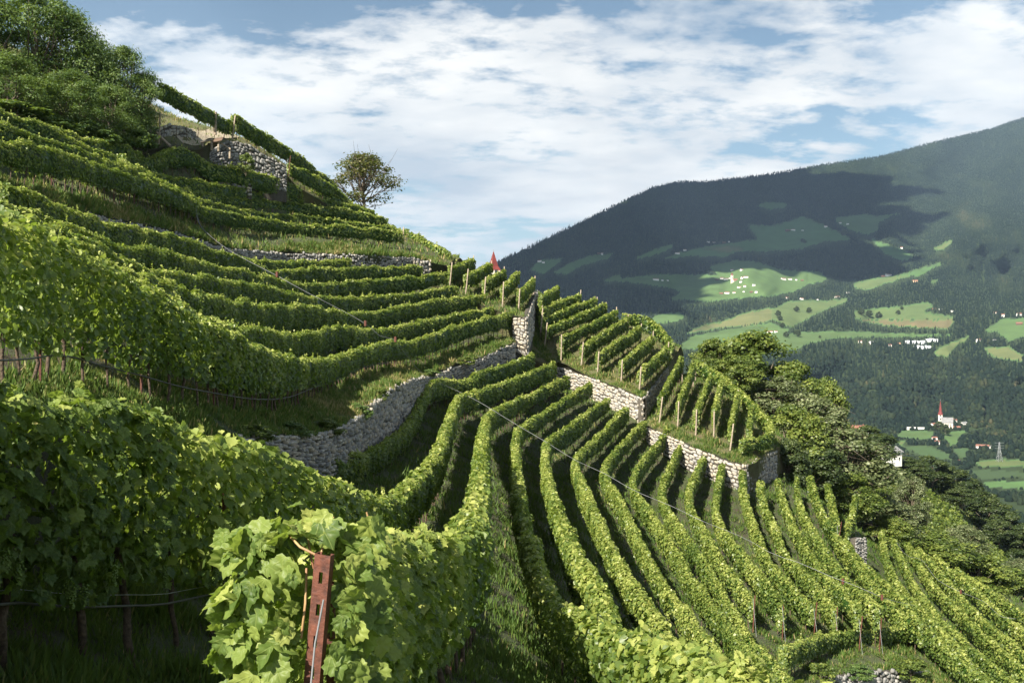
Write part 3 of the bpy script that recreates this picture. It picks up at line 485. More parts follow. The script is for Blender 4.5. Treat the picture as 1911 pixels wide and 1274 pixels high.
    for tpl, m in ((T_FINE, dl < 9.5), (T_NEAR, (dl >= 9.5) & (dl < 14)), (T_MID, (dl >= 14) & (dl < 45)), (T_FAR, dl >= 45)):
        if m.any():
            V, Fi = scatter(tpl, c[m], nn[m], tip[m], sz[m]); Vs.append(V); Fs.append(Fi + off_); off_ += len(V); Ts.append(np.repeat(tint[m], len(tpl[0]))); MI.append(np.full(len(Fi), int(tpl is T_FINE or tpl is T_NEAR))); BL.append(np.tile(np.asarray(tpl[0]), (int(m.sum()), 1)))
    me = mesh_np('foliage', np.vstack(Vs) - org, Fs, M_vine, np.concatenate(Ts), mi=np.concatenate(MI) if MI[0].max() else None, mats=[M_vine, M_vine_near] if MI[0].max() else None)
    if MI[0].max(): me.attributes.new('blade', 'FLOAT_VECTOR', 'POINT').data.foreach_set('vector', np.concatenate(BL).astype(np.float32).ravel()); me.polygons.foreach_set('use_smooth', np.ones(len(me.polygons), bool))
    link('foliage', me, root)
    # dark inner leaf mass that stops daylight from passing straight through
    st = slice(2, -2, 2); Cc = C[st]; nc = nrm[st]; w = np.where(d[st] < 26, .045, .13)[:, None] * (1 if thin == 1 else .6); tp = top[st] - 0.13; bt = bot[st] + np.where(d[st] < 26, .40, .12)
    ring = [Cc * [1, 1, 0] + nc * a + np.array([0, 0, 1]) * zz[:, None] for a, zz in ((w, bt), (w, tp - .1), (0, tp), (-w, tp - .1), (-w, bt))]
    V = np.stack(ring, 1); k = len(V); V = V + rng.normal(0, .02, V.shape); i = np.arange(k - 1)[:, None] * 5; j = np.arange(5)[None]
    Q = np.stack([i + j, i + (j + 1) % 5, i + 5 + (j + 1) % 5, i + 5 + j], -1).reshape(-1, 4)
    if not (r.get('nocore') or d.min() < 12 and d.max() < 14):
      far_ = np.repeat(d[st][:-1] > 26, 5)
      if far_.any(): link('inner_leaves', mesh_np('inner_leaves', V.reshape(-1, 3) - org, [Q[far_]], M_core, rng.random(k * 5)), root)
    # trunks
    stp = r.get('trunks'); cnt = 0
    if stp:
        vis = in_view(C, 60); L0 = s[vis]; stp = max(stp, (L0.max() - L0.min()) / 92)
        for q in np.arange(0.5, Ltot, stp):
            if np.interp(q, s, vis.astype(float)) < .5 or cnt >= 95: continue
            q2 = q + rng.uniform(-.12, .12); x, y, g0 = (np.interp(q2, s, a) for a in (C[:, 0], C[:, 1], gz))
            o = link('trunk', TRUNKS[rng.integers(6)], root, (x - org[0], y - org[1], g0 - org[2])); f = rng.uniform(.8, 1.25) * (1.0 if math.hypot(x, y) > 14 else 1.15); o.scale = (f, f, 1.0); o.rotation_euler = (rng.normal(0, .06), rng.normal(0, .06), rng.uniform(0, 6.28)); cnt += 1
    if r.get('line_posts'):
        for q in np.arange(1.0, Ltot, 4.8):
            if np.interp(q, s, in_view(C, 60).astype(float)) < .5: continue
            x, y, g0 = (np.interp(q, s, a) for a in (C[:, 0], C[:, 1], gz)); tt = math.atan2(np.interp(q, s, t[:, 1]), np.interp(q, s, t[:, 0]))
            o = link('post', POST_M, root, (x - org[0], y - org[1], g0 - org[2])); o.rotation_euler = (0, 0, tt); o.scale = (1, 1, .72)
    e = r.get('end_post')
    if e:
        b0 = C[0] - t[0] * 0.25; g0 = gz[0]
        if r.get('post_far'): b0 = C[-1] + t[-1] * .25; g0 = gz[-1]
        o = link('post', POST_W if e == 'wood' else POST_M, root, (b0[0] - org[0], b0[1] - org[1], g0 - org[2])); o.rotation_euler = (rng.normal(0, .03) , rng.uniform(.02, .14), rng.normal(0, .1)); o.scale = (1.0, 1.0, rng.uniform(.92, 1.06)) if e == 'metal' else (1, 1, rng.uniform(.9, 1.08))
        if e == 'wood' and r.get('far_post', True) and Ltot < 25:
            b1 = C[-1] + t[-1] * .2; o = link('post', POST_W, root, (b1[0] - org[0], b1[1] - org[1], gz[-1] - org[2])); o.rotation_euler = (rng.normal(0, .05), rng.uniform(-.03, .1), 0); o.scale = (.9, .9, rng.uniform(.92, 1.02))
        if e == 'metal':
            V, Q = tubes([np.array([[0, 0, 1.9], [0.55 * -t[0][0], 0.55 * -t[0][1], -.1]])], [.010], 5); link('anchor_wire', mesh_np('anchor_wire', V, [Q], M_wire), root, (b0[0] - org[0], b0[1] - org[1], g0 - org[2]))
    r.update(root=root, C=C, s=s, gz=gz, org=org, t=t, nrm=nrm, top=top); return root
for k_ in ('M', 'r2', 'a1', 'r1', 'g1', 'r3'): ROWS[k_]['line_posts'] = True
for k_ in ROWS: build_row(k_, ROWS[k_])

# ------------------------------------------------------------------ dry-stone walls
def stone_wall(label, topc, botc, sz=0.27, group='dry-stone terrace walls', seed=1, thick=0.45, sun_warm=0.0, dark=1.0):
    """topc/botc: matching (column,row,distance) lists along the visible face, left to right"""
    rng = np.random.default_rng(seed); a = PP(topc); b = PP(botc); n = max(3, int(np.linalg.norm(np.diff(a, axis=0), axis=1).sum() / 0.35))
    def dense(c):
        s0 = np.concatenate([[0], np.cumsum(np.linalg.norm(np.diff(a[:, :2], axis=0), axis=1))]); u = np.linspace(0, s0[-1], n); return np.stack([np.interp(u, s0, c[:, k]) for k in range(3)], 1), u
    A, u = dense(a); B, _ = dense(b); Lw = u[-1]; H = np.linalg.norm(A - B, axis=1)
    org = B[n // 2].copy(); root = empty('stone_wall', tuple(org)); tag(root, label, 'wall', group)
    tt = unit(np.gradient(A[:, :2], axis=0)); out = np.stack([tt[:, 1], -tt[:, 0]], 1)     # faces the camera side for left-to-right runs
    B = B - np.array([0, 0, 0.35])
    def at(x, h):      # point on the face
        x = np.clip(x, 0, Lw); f = [np.interp(x, u, A[:, k]) for k in range(3)]; g = [np.interp(x, u, B[:, k]) for k in range(3)]
        return np.stack([g[k] * (1 - h) + f[k] * h for k in range(3)], -1), np.stack([np.interp(x, u, out[:, 0]), np.interp(x, u, out[:, 1]), 0 * x], -1)
    # backing and body
    hs = np.array([-0.4, 0.985]); V = []
    for off in (-0.02, -thick):
        for h in hs: p, o = at(u, np.full(n, h)); V.append(p + o * off)
    V = np.concatenate(V); i = np.arange(n - 1); Q = [np.stack([i, i + 1, n + i + 1, n + i], 1), np.stack([n + i, n + i + 1, 3 * n + i + 1, 3 * n + i], 1), np.stack([3 * n + i, 3 * n + i + 1, 2 * n + i + 1, 2 * n + i], 1), np.array([[0, n, 3 * n, 2 * n], [n - 1, 2 * n - 1, 4 * n - 1, 3 * n - 1]])]
    link('wall_core', mesh_np('wall_core', V - org, Q, M_joint), root)
    Vs, Fs, Ts = [], [], []; k0 = 0; Hm = H.max(); rows_ = max(3, int(Hm / (sz * .72)))
    for rI in range(rows_):
        h0, h1 = rI / rows_, (rI + 1) / rows_; x = rng.uniform(-sz, 0)
        while x < Lw:
            w = sz * rng.uniform(.6, 1.7); x0, x1 = max(x, 0), min(x + w, Lw); x += w
            if x1 - x0 < .08: continue
            Hl = np.interp((x0 + x1) / 2, u, H); jit = rng.normal(0, .26, 2) / rows_; m = 8; an = np.linspace(0, 2 * np.pi, m, endpoint=False) + rng.uniform(0, .7)
            rr = rng.uniform(.88, 1.06, m); sx = (x1 - x0) / 2; sh = (h1 - h0) / 2 * rng.uniform(.85, 1.35); pw = .62
            cx_, ch = (x0 + x1) / 2, (h0 + h1) / 2 + jit[0]
            ex = np.sign(np.cos(an)) * np.abs(np.cos(an)) ** pw * rr; ey = np.sign(np.sin(an)) * np.abs(np.sin(an)) ** pw * rr; tl = rng.normal(0, .22); ex, ey = ex + ey * tl * .4, ey
            dep = rng.uniform(.02, .15); ring = []
            for f, dd in ((.96, -.03), (.80, dep * .75), (.42, dep)):
                p, o = at(cx_ + ex * sx * f, ch + ey * sh * f); ring.append(p + o * (dd + rng.normal(0, .006, m))[:, None])
            p, o = at(np.array([cx_]), np.array([ch])); ring.append(p + o * dep * 1.03)
            Vs.append(np.concatenate(ring)); q = []
            for a_ in range(2):
                for j in range(m): q.append([k0 + a_ * m + j, k0 + a_ * m + (j + 1) % m, k0 + (a_ + 1) * m + (j + 1) % m, k0 + (a_ + 1) * m + j])
            tr = [[k0 + 2 * m + j, k0 + 2 * m + (j + 1) % m, k0 + 3 * m] for j in range(m)]
            Fs.append((q, tr)); Ts.append(np.full(3 * m + 1, np.clip(rng.beta(1.7, 1.3) * dark * (1 - sun_warm) + sun_warm * rng.uniform(.75, 1.05), 0, 1))); k0 += 3 * m + 1  # warm share paints sunlight into the stone tint of sunlit walls
    V = np.concatenate(Vs) - org; Q = np.concatenate([np.array(f[0]) for f in Fs]); Tt = np.concatenate([np.array(f[1]) for f in Fs])
    link('stonework', mesh_np('stonework', V, [Q, Tt], M_stone, np.concatenate(Ts)), root); return root
def drop(pts, dy): return [(x, y + dy(x) if callable(dy) else y + dy, d) for x, y, d in pts]
w2b = W2B; W2w = W2[5:]
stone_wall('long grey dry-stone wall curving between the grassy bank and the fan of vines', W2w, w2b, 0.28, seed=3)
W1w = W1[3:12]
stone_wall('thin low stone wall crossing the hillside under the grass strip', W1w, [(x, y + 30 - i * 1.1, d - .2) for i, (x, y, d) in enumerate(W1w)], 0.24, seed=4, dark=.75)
stone_wall('pale sunlit stone wall below the upper terrace plot', [(1035, 683, 103.2), (1096, 702, 99.8), (1136, 719, 97.8), (1184, 736, 95.6), (1200, 743, 94.8)], [(1035, 712, 103), (1096, 740, 99.6), (1136, 764, 97.6), (1184, 789, 95.4), (1200, 786, 94.6)], 0.36, seed=5, sun_warm=.35)
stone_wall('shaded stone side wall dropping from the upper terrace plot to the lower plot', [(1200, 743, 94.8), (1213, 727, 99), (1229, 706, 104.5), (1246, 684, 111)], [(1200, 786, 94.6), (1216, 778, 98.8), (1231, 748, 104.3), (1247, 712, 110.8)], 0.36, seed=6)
stone_wall('pale sunlit stone wall below the lower terrace plot', [(1204, 796, 92.4), (1228, 806, 90.6), (1251, 815, 89.3), (1285, 831, 87.8), (1336, 851, 86.8), (1380, 866, 86.3), (1392, 868, 86.4)], [(1204, 822, 92.2), (1228, 835, 90.4), (1251, 847, 89.1), (1285, 868, 87.6), (1336, 893, 86.6), (1380, 914, 86.1), (1392, 920, 86.2)], 0.36, seed=7, sun_warm=.35)
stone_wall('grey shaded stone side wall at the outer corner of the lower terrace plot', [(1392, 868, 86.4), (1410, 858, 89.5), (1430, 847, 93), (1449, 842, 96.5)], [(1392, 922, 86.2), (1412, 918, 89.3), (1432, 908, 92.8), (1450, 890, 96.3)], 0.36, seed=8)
stone_wall('narrow pale stone wall end beside the shaded gap in the ridge', [(957, 593, 95.0), (970, 592, 94.9), (983, 594, 94.8)], [(955, 646, 94.9), (970, 652, 94.8), (984, 660, 94.7)], 0.34, seed=9, sun_warm=.3)
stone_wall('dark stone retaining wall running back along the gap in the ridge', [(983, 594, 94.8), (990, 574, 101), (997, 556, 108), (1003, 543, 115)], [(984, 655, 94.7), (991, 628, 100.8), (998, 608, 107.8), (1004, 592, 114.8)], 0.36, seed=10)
stone_wall('high grey stone wall under the skyline row near the railing', [(390, 285, 90.3), (405, 272, 91), (425, 263, 91.8), (445, 263, 92.6), (470, 273, 93.6), (500, 291, 94.8), (535, 311, 96.4)], [(390, 312, 90), (405, 318, 90.6), (425, 320, 91.4), (445, 322, 92.2), (470, 330, 93.2), (500, 342, 94.4), (535, 352, 96)], 0.34, seed=11, dark=.55)  # lower tint puts the shade on this face into its stone colour
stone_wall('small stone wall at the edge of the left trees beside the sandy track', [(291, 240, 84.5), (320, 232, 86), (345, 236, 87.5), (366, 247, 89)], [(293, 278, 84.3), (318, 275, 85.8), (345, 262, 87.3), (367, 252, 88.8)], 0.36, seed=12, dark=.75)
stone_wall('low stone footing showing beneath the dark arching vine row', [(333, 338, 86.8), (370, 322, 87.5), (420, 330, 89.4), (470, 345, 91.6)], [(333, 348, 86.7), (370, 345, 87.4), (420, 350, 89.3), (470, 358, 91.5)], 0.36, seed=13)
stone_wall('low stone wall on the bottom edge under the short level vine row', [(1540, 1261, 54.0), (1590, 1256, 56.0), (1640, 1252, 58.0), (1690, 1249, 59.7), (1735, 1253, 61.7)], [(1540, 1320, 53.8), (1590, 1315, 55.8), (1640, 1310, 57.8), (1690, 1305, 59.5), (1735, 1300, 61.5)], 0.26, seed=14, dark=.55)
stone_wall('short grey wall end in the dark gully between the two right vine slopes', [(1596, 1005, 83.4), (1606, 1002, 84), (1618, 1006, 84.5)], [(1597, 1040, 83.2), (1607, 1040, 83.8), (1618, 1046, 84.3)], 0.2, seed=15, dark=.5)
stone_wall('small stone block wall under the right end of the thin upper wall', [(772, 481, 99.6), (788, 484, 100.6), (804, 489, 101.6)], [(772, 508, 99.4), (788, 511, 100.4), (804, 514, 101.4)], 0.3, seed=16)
# ------------------------------------------------------------------ grass on the banks, between the rows and on the terrace edges
_G2 = np.random.default_rng(2).standard_normal((64, 64))
def n2d(x, y):
    x, y = x % 63, y % 63; i, j = x.astype(int), y.astype(int); f, g = x - i, y - j; f = f * f * (3 - 2 * f); g = g * g * (3 - 2 * g)
    return (_G2[i, j] * (1 - f) + _G2[i + 1, j] * f) * (1 - g) + (_G2[i, j + 1] * (1 - f) + _G2[i + 1, j + 1] * f) * g
def grass(name, label, pname, n, dens, size, seed=0, straw=0.2, tpl=None, sink=0.03, brown=0.0):
    rng = np.random.default_rng(seed); G, zone = PATCH[pname]; nv, nu, _ = G.shape
    area = np.linalg.norm(np.cross(G[1:, :-1] - G[:-1, :-1], G[:-1, 1:] - G[:-1, :-1]), axis=-1); w = area * dens(G[:-1, :-1].reshape(-1, 3)).reshape(area.shape); w = w.ravel() / w.sum()
    k = rng.choice(len(w), n, p=w); i, j = k // (nu - 1), k % (nu - 1); a, b = rng.random((2, n, 1))
    p = (G[i, j] * (1 - a) * (1 - b) + G[i + 1, j] * a * (1 - b) + G[i, j + 1] * (1 - a) * b + G[i + 1, j + 1] * a * b); d = np.linalg.norm(p, axis=1)
    # blades gather in tussocks
    p += np.stack([np.sin(p[:, 1] * 5 + p[:, 0] * 3), np.sin(p[:, 0] * 6 - p[:, 1] * 4), 0 * d], 1) * .07
    clump = np.clip(0.85 + 0.35 * np.sin(p[:, 0] * 2.3 + 2 * np.sin(p[:, 1] * 1.1)) + 0.25 * np.sin(p[:, 1] * 3.1), .3, 1.5)
    sz = size(d) * rng.uniform(.5, 1.25, n) * clump; g = rng.normal(0, 1, (n, 3))
    tip = np.array([[0, 0, 1.0]]) + g * [.38, .38, 0.1]; nr = np.stack([g[:, 1], -g[:, 0], 0.2 + 0 * d], 1)
    tint = np.clip(rng.normal(.30, .17, n) + brown * np.clip(n2d(p[:, 0] / 2.2 + 7, p[:, 1] / 3.1 + 3) + .35, 0, 1.4) + np.where(rng.random(n) < straw, .45, 0), 0, 1)
    c = p + unit(tip) * (sz * .4)[:, None]; c[:, 2] -= sink; V, Fi = scatter(tpl or T_BLADE, c, nr, tip, sz)
    o = link(name, mesh_np(name, V, [Fi], M_grass, np.repeat(tint, len((tpl or T_BLADE)[0])))); tag(o, label, 'grass', kind='stuff'); return o
T_TUFT = (np.array([[-.10, 0, 0], [.10, 0, 0], [.05, .55, .06], [-.02, 1.0, .30]]), [[0, 1, 2], [0, 2, 3]])
near = lambda p: np.exp(-np.linalg.norm(p, axis=1) / 9) * in_view(p, 500)
grass('grass', 'fine green grass among the trunks of the foreground vine rows', 'fan_slope', 110000, near, lambda d: np.clip(.15 + d * .006, .16, .4), 1, .06)
grass('grass', 'short grass and weeds in the shaded lanes of the fan', 'fan_slope', 150000, lambda p: in_view(p) * np.clip((p[:, 1] - 8) / 10, 0, 1) / (p[:, 1] + 20), lambda d: np.clip(.12 + d * .0026, .14, .34), 2, .03, T_TUFT, brown=.14)
def bank(p):      # in front of the long sweeping row, down to the long wall
    q = curve_n(ROWS['M']['pts'], 120); dd = np.sqrt(((p[:, None, :2] - q[None, :, :2]) ** 2).sum(-1)).min(1); G = PATCH['middle_slope'][0]
    return in_view(p) * (p[:, 1] < 101) * (0.10 + np.isin(np.arange(len(p)) // (G.shape[1] - 1), range(0, 7)) * 1.9) / (p[:, 1] + 6)
grass('grass', 'long dry tussocks on the bank above the long grey wall', 'middle_slope', 110000, bank, lambda d: np.clip(.14 + d * .0028, .18, .36), 3, .22, T_TUFT, brown=.30)
grass('grass', 'dry grass strip under the upper hillside row', 'upper_slope', 60000, lambda p: in_view(p) * (0.08 + (np.arange(len(p)) // (PATCH['upper_slope'][0].shape[1] - 1) < 5) * 1.2) / (p[:, 1] + 20), lambda d: np.clip(.18 + d * .0030, .25, .45), 4, .25, T_TUFT, brown=.28)
grass('grass', 'sunlit grass around the sandy track on the hilltop', 'hilltop', 26000, lambda p: in_view(p) * (p[:, 1] < 125), lambda d: .30 + 0 * d, 5, .30, T_TUFT, brown=.25)
grass('grass', 'grass and herbs on the upper terrace plot', 'upper_terrace', 26000, lambda p: in_view(p) * (0.4 + (np.arange(len(p)) // (PATCH['upper_terrace'][0].shape[1] - 1) < 5)), lambda d: .38 + 0 * d, 6, .22, T_TUFT, brown=.22)
grass('grass', 'grass and herbs on the lower terrace plot', 'lower_terrace', 18000, lambda p: in_view(p) * (0.4 + (np.arange(len(p)) // (PATCH['lower_terrace'][0].shape[1] - 1) < 5)), lambda d: .36 + 0 * d, 7, .24, T_TUFT, brown=.22)
grass('grass', 'rough grass between the short ridge rows', 'ridge_ground', 9000, lambda p: in_view(p), lambda d: .40 + 0 * d, 8, .30, T_TUFT)

grass('grass', 'sunlit turf around the short level row at the lower right', 'fan_slope', 30000, lambda p: in_view(p) * (p[:, 1] > 42) * (p[:, 1] < 72) * (p[:, 0] > .215 * p[:, 1]) * (p[:, 0] < .43 * p[:, 1]), lambda d: .26 + 0 * d, 10, .35, T_TUFT)

# ------------------------------------------------------------------ trees and shrubs
M_locust = leaf_mat('locust_leaf', [(0.0, (0.025, 0.055, 0.016)), (0.5, (0.070, 0.12, 0.028)), (1.0, (0.17, 0.22, 0.065))], 0.28, .5)
M_olive = leaf_mat('shrub_leaf', [(0.0, (0.026, 0.046, 0.009)), (0.5, (0.080, 0.115, 0.020)), (1.0, (0.21, 0.235, 0.05))], 0.25, .5)
M_grey = leaf_mat('whitebeam_leaf', [(0.0, (0.032, 0.046, 0.016)), (0.5, (0.085, 0.108, 0.042)), (1.0, (0.24, 0.26, 0.13))], 0.22, .5)
M_dark = leaf_mat('oak_leaf', [(0.0, (0.014, 0.026, 0.008)), (0.5, (0.032, 0.050, 0.013)), (1.0, (0.075, 0.095, 0.025))], 0.15, .5)
M_brown = leaf_mat('sparse_tree_leaf', [(0.0, (0.026, 0.034, 0.009)), (0.5, (0.058, 0.064, 0.016)), (1.0, (0.13, 0.11, 0.03))], 0.25, .5)
WID = {}
def tree_meshes(seed, H=10, rad=3.6, base=0.25, puffs=46, per=260, leaf=.24, mat=M_olive, tpl=T_FAR, lean=0, open_=0.0, top=0.8, droop=0.0):
    """unit tree of height H standing on z=0: (trunk with limbs, crown)"""
    rng = np.random.default_rng(seed); zc0 = H * base; paths, rr = [], []; n = 8
    t = np.linspace(0, 1, n); tr = np.stack([lean * t ** 1.5 * H * .2 + np.cumsum(rng.normal(0, H * .008, n)), np.cumsum(rng.normal(0, H * .008, n)), t * H * .78 - .4], 1)
    paths.append(tr); rr.append(np.linspace(H * .024, H * .006, n))
    C, Rr = [], []
    for i in range(puffs):
        z = rng.uniform(0, 1) ** .9; an = rng.uniform(0, 2 * np.pi) if i > 6 else i * 2 * np.pi / 7; prof = (math.sin(math.pi * min(1, (z * .82 + .16))) ** .75) * (1 - (1 - top) * z)
        r = rad * prof * (rng.uniform(.45, 1.0) ** .5) * rng.uniform(.86, 1.12); zz = zc0 + (H - zc0) * (.08 + .86 * z) * rng.uniform(.96, 1.03)
        c = np.array([math.cos(an) * r + lean * (zz / H) ** 1.5 * H * .2, math.sin(an) * r, zz]); C.append(c); Rr.append(rad * rng.uniform(.17, .36) * (1 - .25 * z))
        s0 = np.clip((zz / H) * .62, .12, .7) * (n - 1); k = int(s0); b = tr[k] * (1 - s0 + k) + tr[min(k + 1, n - 1)] * (s0 - k); mid = (b * .45 + c * .55) + rng.normal(0, rad * .06, 3) - [0, 0, rad * .05]
        if i % (2 if open_ else 3) == 0 or i < 8: paths.append(np.array([b, (b + mid) / 2 + rng.normal(0, .03 * rad, 3), mid, c])); rr.append(np.array([H * .011, H * .008, H * .005, H * .002]))
        if open_:
            for _ in range(3): paths.append(np.array([mid, c + rng.normal(0, Rr[-1] * .5, 3), c + rng.normal(0, Rr[-1] * 1.0, 3)])); rr.append(np.array([H * .004, H * .0028, H * .001]))
    V, Q = tubes(paths, rr, 6); trunk = mesh_np('trunk', V, [Q], M_tbark, smooth=True)
    C, Rr = np.array(C), np.array(Rr); n = puffs * per; k = rng.integers(0, puffs, n); g = unit(rng.normal(0, 1, (n, 3))); g[:, 2] = np.where((g[:, 2] < -.2) & (rng.random(n) < .6), -g[:, 2], g[:, 2])
    rad_ = Rr[k] * (rng.uniform(.35, 1.0, n) ** .45) * (1 + .25 * rng.normal(0, 1, n) * .8); c = C[k] + g * rad_[:, None] * [1.15, 1.15, .8]; c[:, 2] -= droop * rng.random(n) * Rr[k]
    nn = g + rng.normal(0, .55, (n, 3)) + [0, 0, .35]; tip = rng.normal(0, 1, (n, 3)) + g * .5 - np.array([0, 0, .3 + droop])
    tint = np.clip(rng.normal(.45, .17, n) + .20 * (rng.random(puffs)[k] - .5) * 2 + .10 * g[:, 2], 0, 1)
    V, Fi = scatter(tpl, c, nn, tip, leaf * rng.uniform(.7, 1.3, n)); cm = mesh_np('crown', V, [Fi], mat, np.repeat(tint, len(tpl[0]))); WID[cm.name] = float(np.percentile(V[:, 0], 98) - np.percentile(V[:, 0], 2)); return trunk, cm, H
T_LOC = [tree_meshes(s, 11, 4.0, .14, 64, 260, .27, M_locust, T_NARROW, droop=.5, top=.75) for s in (11, 12, 13)]
T_OLI = [tree_meshes(s, 8, 3.6, .06, 60, 230, .24, M_olive, T_FAR) for s in (21, 22)]
T_GRY = [tree_meshes(s, 8, 3.4, .08, 64, 190, .22, M_grey, T_FAR, open_=.5) for s in (31, 32)]
T_DRK = [tree_meshes(s, 9, 3.8, .12, 56, 240, .30, M_dark, T_FAR) for s in (41, 42)]
T_LONE = tree_meshes(53, 8, 3.9, .14, 50, 100, .22, M_brown, T_FAR, open_=1, top=.8)
T_CYP = tree_meshes(61, 6, .55, .02, 40, 60, .25, M_dark, T_NARROW, top=.4)
T_BUSH = [tree_meshes(s, 2.2, 1.3, .02, 26, 130, .14, m, T_FAR) for s, m in ((71, M_olive), (72, M_locust))]
def plant_tree(name, label, cat, tm, px, top, bot, Y, wpx=None, rz=0.0, group=None, z=None):
    tr, cr, H = tm; b = P(px, bot, Y); h = (bot - top) / F * Y; s = h / (H * 1.04); sw = s
    if wpx: sw = wpx / F * Y / WID[cr.name]
    root = empty(name, tuple(b), rz); tag(root, label, cat, group)
    for nm, me in (('trunk', tr), ('crown', cr)): o = link(nm, me, root); o.scale = (sw, sw, s)
    return root
LT = 'trees on the upper left hillside'
for i, (px, top, bot, Y, w, lab) in enumerate([
    (-40, -50, 265, 74, 190, 'tall feathery tree cut by the left edge of the picture'), (62, -45, 262, 78, 190, 'tallest feathery tree, its crown cut by the top edge'),
    (128, 2, 275, 80, 150, 'feathery tree with yellowish crown reaching the top edge'), (20, 90, 262, 70, 150, 'lower dark feathery tree in front at the far left'),
    (130, 120, 285, 73, 130, 'shaded feathery tree standing over the end of the short dark vine row'), (232, 72, 285, 82, 120, 'feathery tree with dome crown next to the skyline vine row'),
    (205, 150, 288, 78, 100, 'low shaded tree left of the small stone wall by the track'), (262, 125, 268, 84, 70, 'rightmost feathery tree touching the skyline vine row'), (175, 60, 250, 92, 110, 'pale green tree behind the other feathery trees')]):
    plant_tree('locust_tree', lab, 'tree', T_LOC[i % 3], px, top, bot, Y, w, i * 1.3, LT)
for i, (px, top, bot, Y, w, lab) in enumerate([(250, 240, 300, 79, 80, 'dark bush right at the foot of the left trees'), (90, 215, 262, 70, 90, 'dark bush at the left edge under the feathery trees'), (165, 222, 282, 73, 90, 'dark bush in the middle under the feathery trees'), (20, 190, 235, 68, 110, 'dark bush at far left above the bright vine band')]):
    plant_tree('bush', lab, 'bush', T_BUSH[1], px, top, bot, Y, w, i * 1.7, 'bushes under the left trees')
plant_tree('lone_tree', 'lone sparse tree with see-through brownish crown standing on the skyline ridge', 'tree', T_LONE, 680, 280, 400, 124, 116, .4)
plant_tree('sapling', 'small bright green sapling growing from the high stone wall', 'bush', T_BUSH[0], 459, 285, 322, 90, 26)
for i, (px, top, bot, Y, w, lab) in enumerate([(470, 790, 830, 25, 70, 'overgrown weed bush on the wall top nearest the foreground'), (540, 786, 826, 31, 64, 'weed bush hanging over the wall, second from the foreground'), (612, 780, 816, 36, 56, 'weed bush hanging over the wall bend'), (668, 750, 785, 44, 44, 'weed bush on the wall top under the bare trunks'), (706, 722, 750, 50, 36, 'small weed bush where the wall turns to the ridge'), (800, 688, 706, 72, 34, 'small weed bush on the far part of the wall top'), (870, 665, 682, 81, 30, 'farthest weed bush on the long wall top')]):
    plant_tree('bush', lab, 'bush', T_BUSH[i % 2], px, top, bot, Y, w, i * 1.1, 'weed bushes on the long wall')
for i, (px, top, bot, Y, w, lab) in enumerate([(1530, 1236, 1272, 54, 50, 'weed bush at the left end of the bottom right wall'), (1605, 1240, 1266, 56, 46, 'weed bush hanging over the middle of the bottom right wall'), (1700, 1228, 1268, 59.5, 60, 'dry bush over the right end of the bottom right wall')]):
    plant_tree('bush', lab, 'bush', T_BUSH[i % 2], px, top, bot, Y, w, i * 1.9, 'bushes on the bottom right wall')
RG = 'shrubs and trees beside the right slope'
for i, (tm, px, top, bot, Y, w, lab) in enumerate([
    (T_OLI[0], 1330, 630, 728, 118, 70, 'light green shrub behind the top corner of the lower terrace plot'), (T_OLI[1], 1405, 612, 775, 122, 150, 'largest round shrub with sunlit leaf tips, standing highest on the right'),
    (T_OLI[0], 1484, 672, 800, 121, 95, 'olive shrub just right of the largest round shrub'), (T_OLI[1], 1538, 700, 850, 128, 82, 'tall round-headed tree right of the olive shrub, against the far forest'),
    (T_OLI[1], 1478, 752, 905, 106, 120, 'dense olive shrub beside the curved edge row of the lower plot'), (T_GRY[0], 1570, 780, 930, 112, 150, 'pale-leaved open shrub below the round-headed tree'),
    (T_GRY[1], 1505, 720, 850, 114, 120, 'pale open shrub in the middle of the right thicket'), (T_DRK[0], 1520, 815, 915, 104, 90, 'dark shrub in the shade above the rocky foot'),
    (T_GRY[0], 1640, 918, 1015, 112, 110, 'grey-leaved spreading shrub above the dark gully'), (T_GRY[1], 1702, 880, 995, 128, 62, 'pale upright young tree standing on the far slope'),
    (T_OLI[0], 1735, 985, 1068, 113, 130, 'broad olive-green shrub above the fork of the right vine rows'), (T_GRY[1], 1800, 975, 1045, 128, 80, 'greyish half-bare shrub on the far slope edge'),
    (T_OLI[1], 1822, 1028, 1118, 114, 110, 'dark green rounded shrub next to the outermost vine row'), (T_OLI[0], 1885, 1058, 1165, 116, 130, 'lowest dark green shrub at the right edge'),
    (T_GRY[0], 1902, 1040, 1100, 130, 70, 'pale silvery shrub at the right edge'), (T_OLI[0], 1590, 880, 975, 107, 90, 'shrub with green top just over the upper ends of the posted rows'),
    (T_GRY[0], 1450, 700, 800, 116, 100, 'pale shrub against the largest round shrub, lower right of it'), (T_OLI[1], 1660, 960, 1030, 108, 80, 'low shrub at the head of the dark gully'),
    (T_OLI[0], 1368, 660, 745, 116, 80, 'small shrub between the light green and the largest shrub'), (T_DRK[1], 1470, 812, 925, 99, 70, 'small dark bush at the foot of the grey corner wall'),
    (T_OLI[0], 1640, 870, 935, 150, 70, 'yellowish shrub beside the three small cypresses'), (T_OLI[1], 1770, 1018, 1080, 120, 90, 'low olive shrub under the pale half-bare one')]):
    plant_tree('shrub', lab, 'shrub', tm, px, top, bot, Y, w, i * .9, RG)
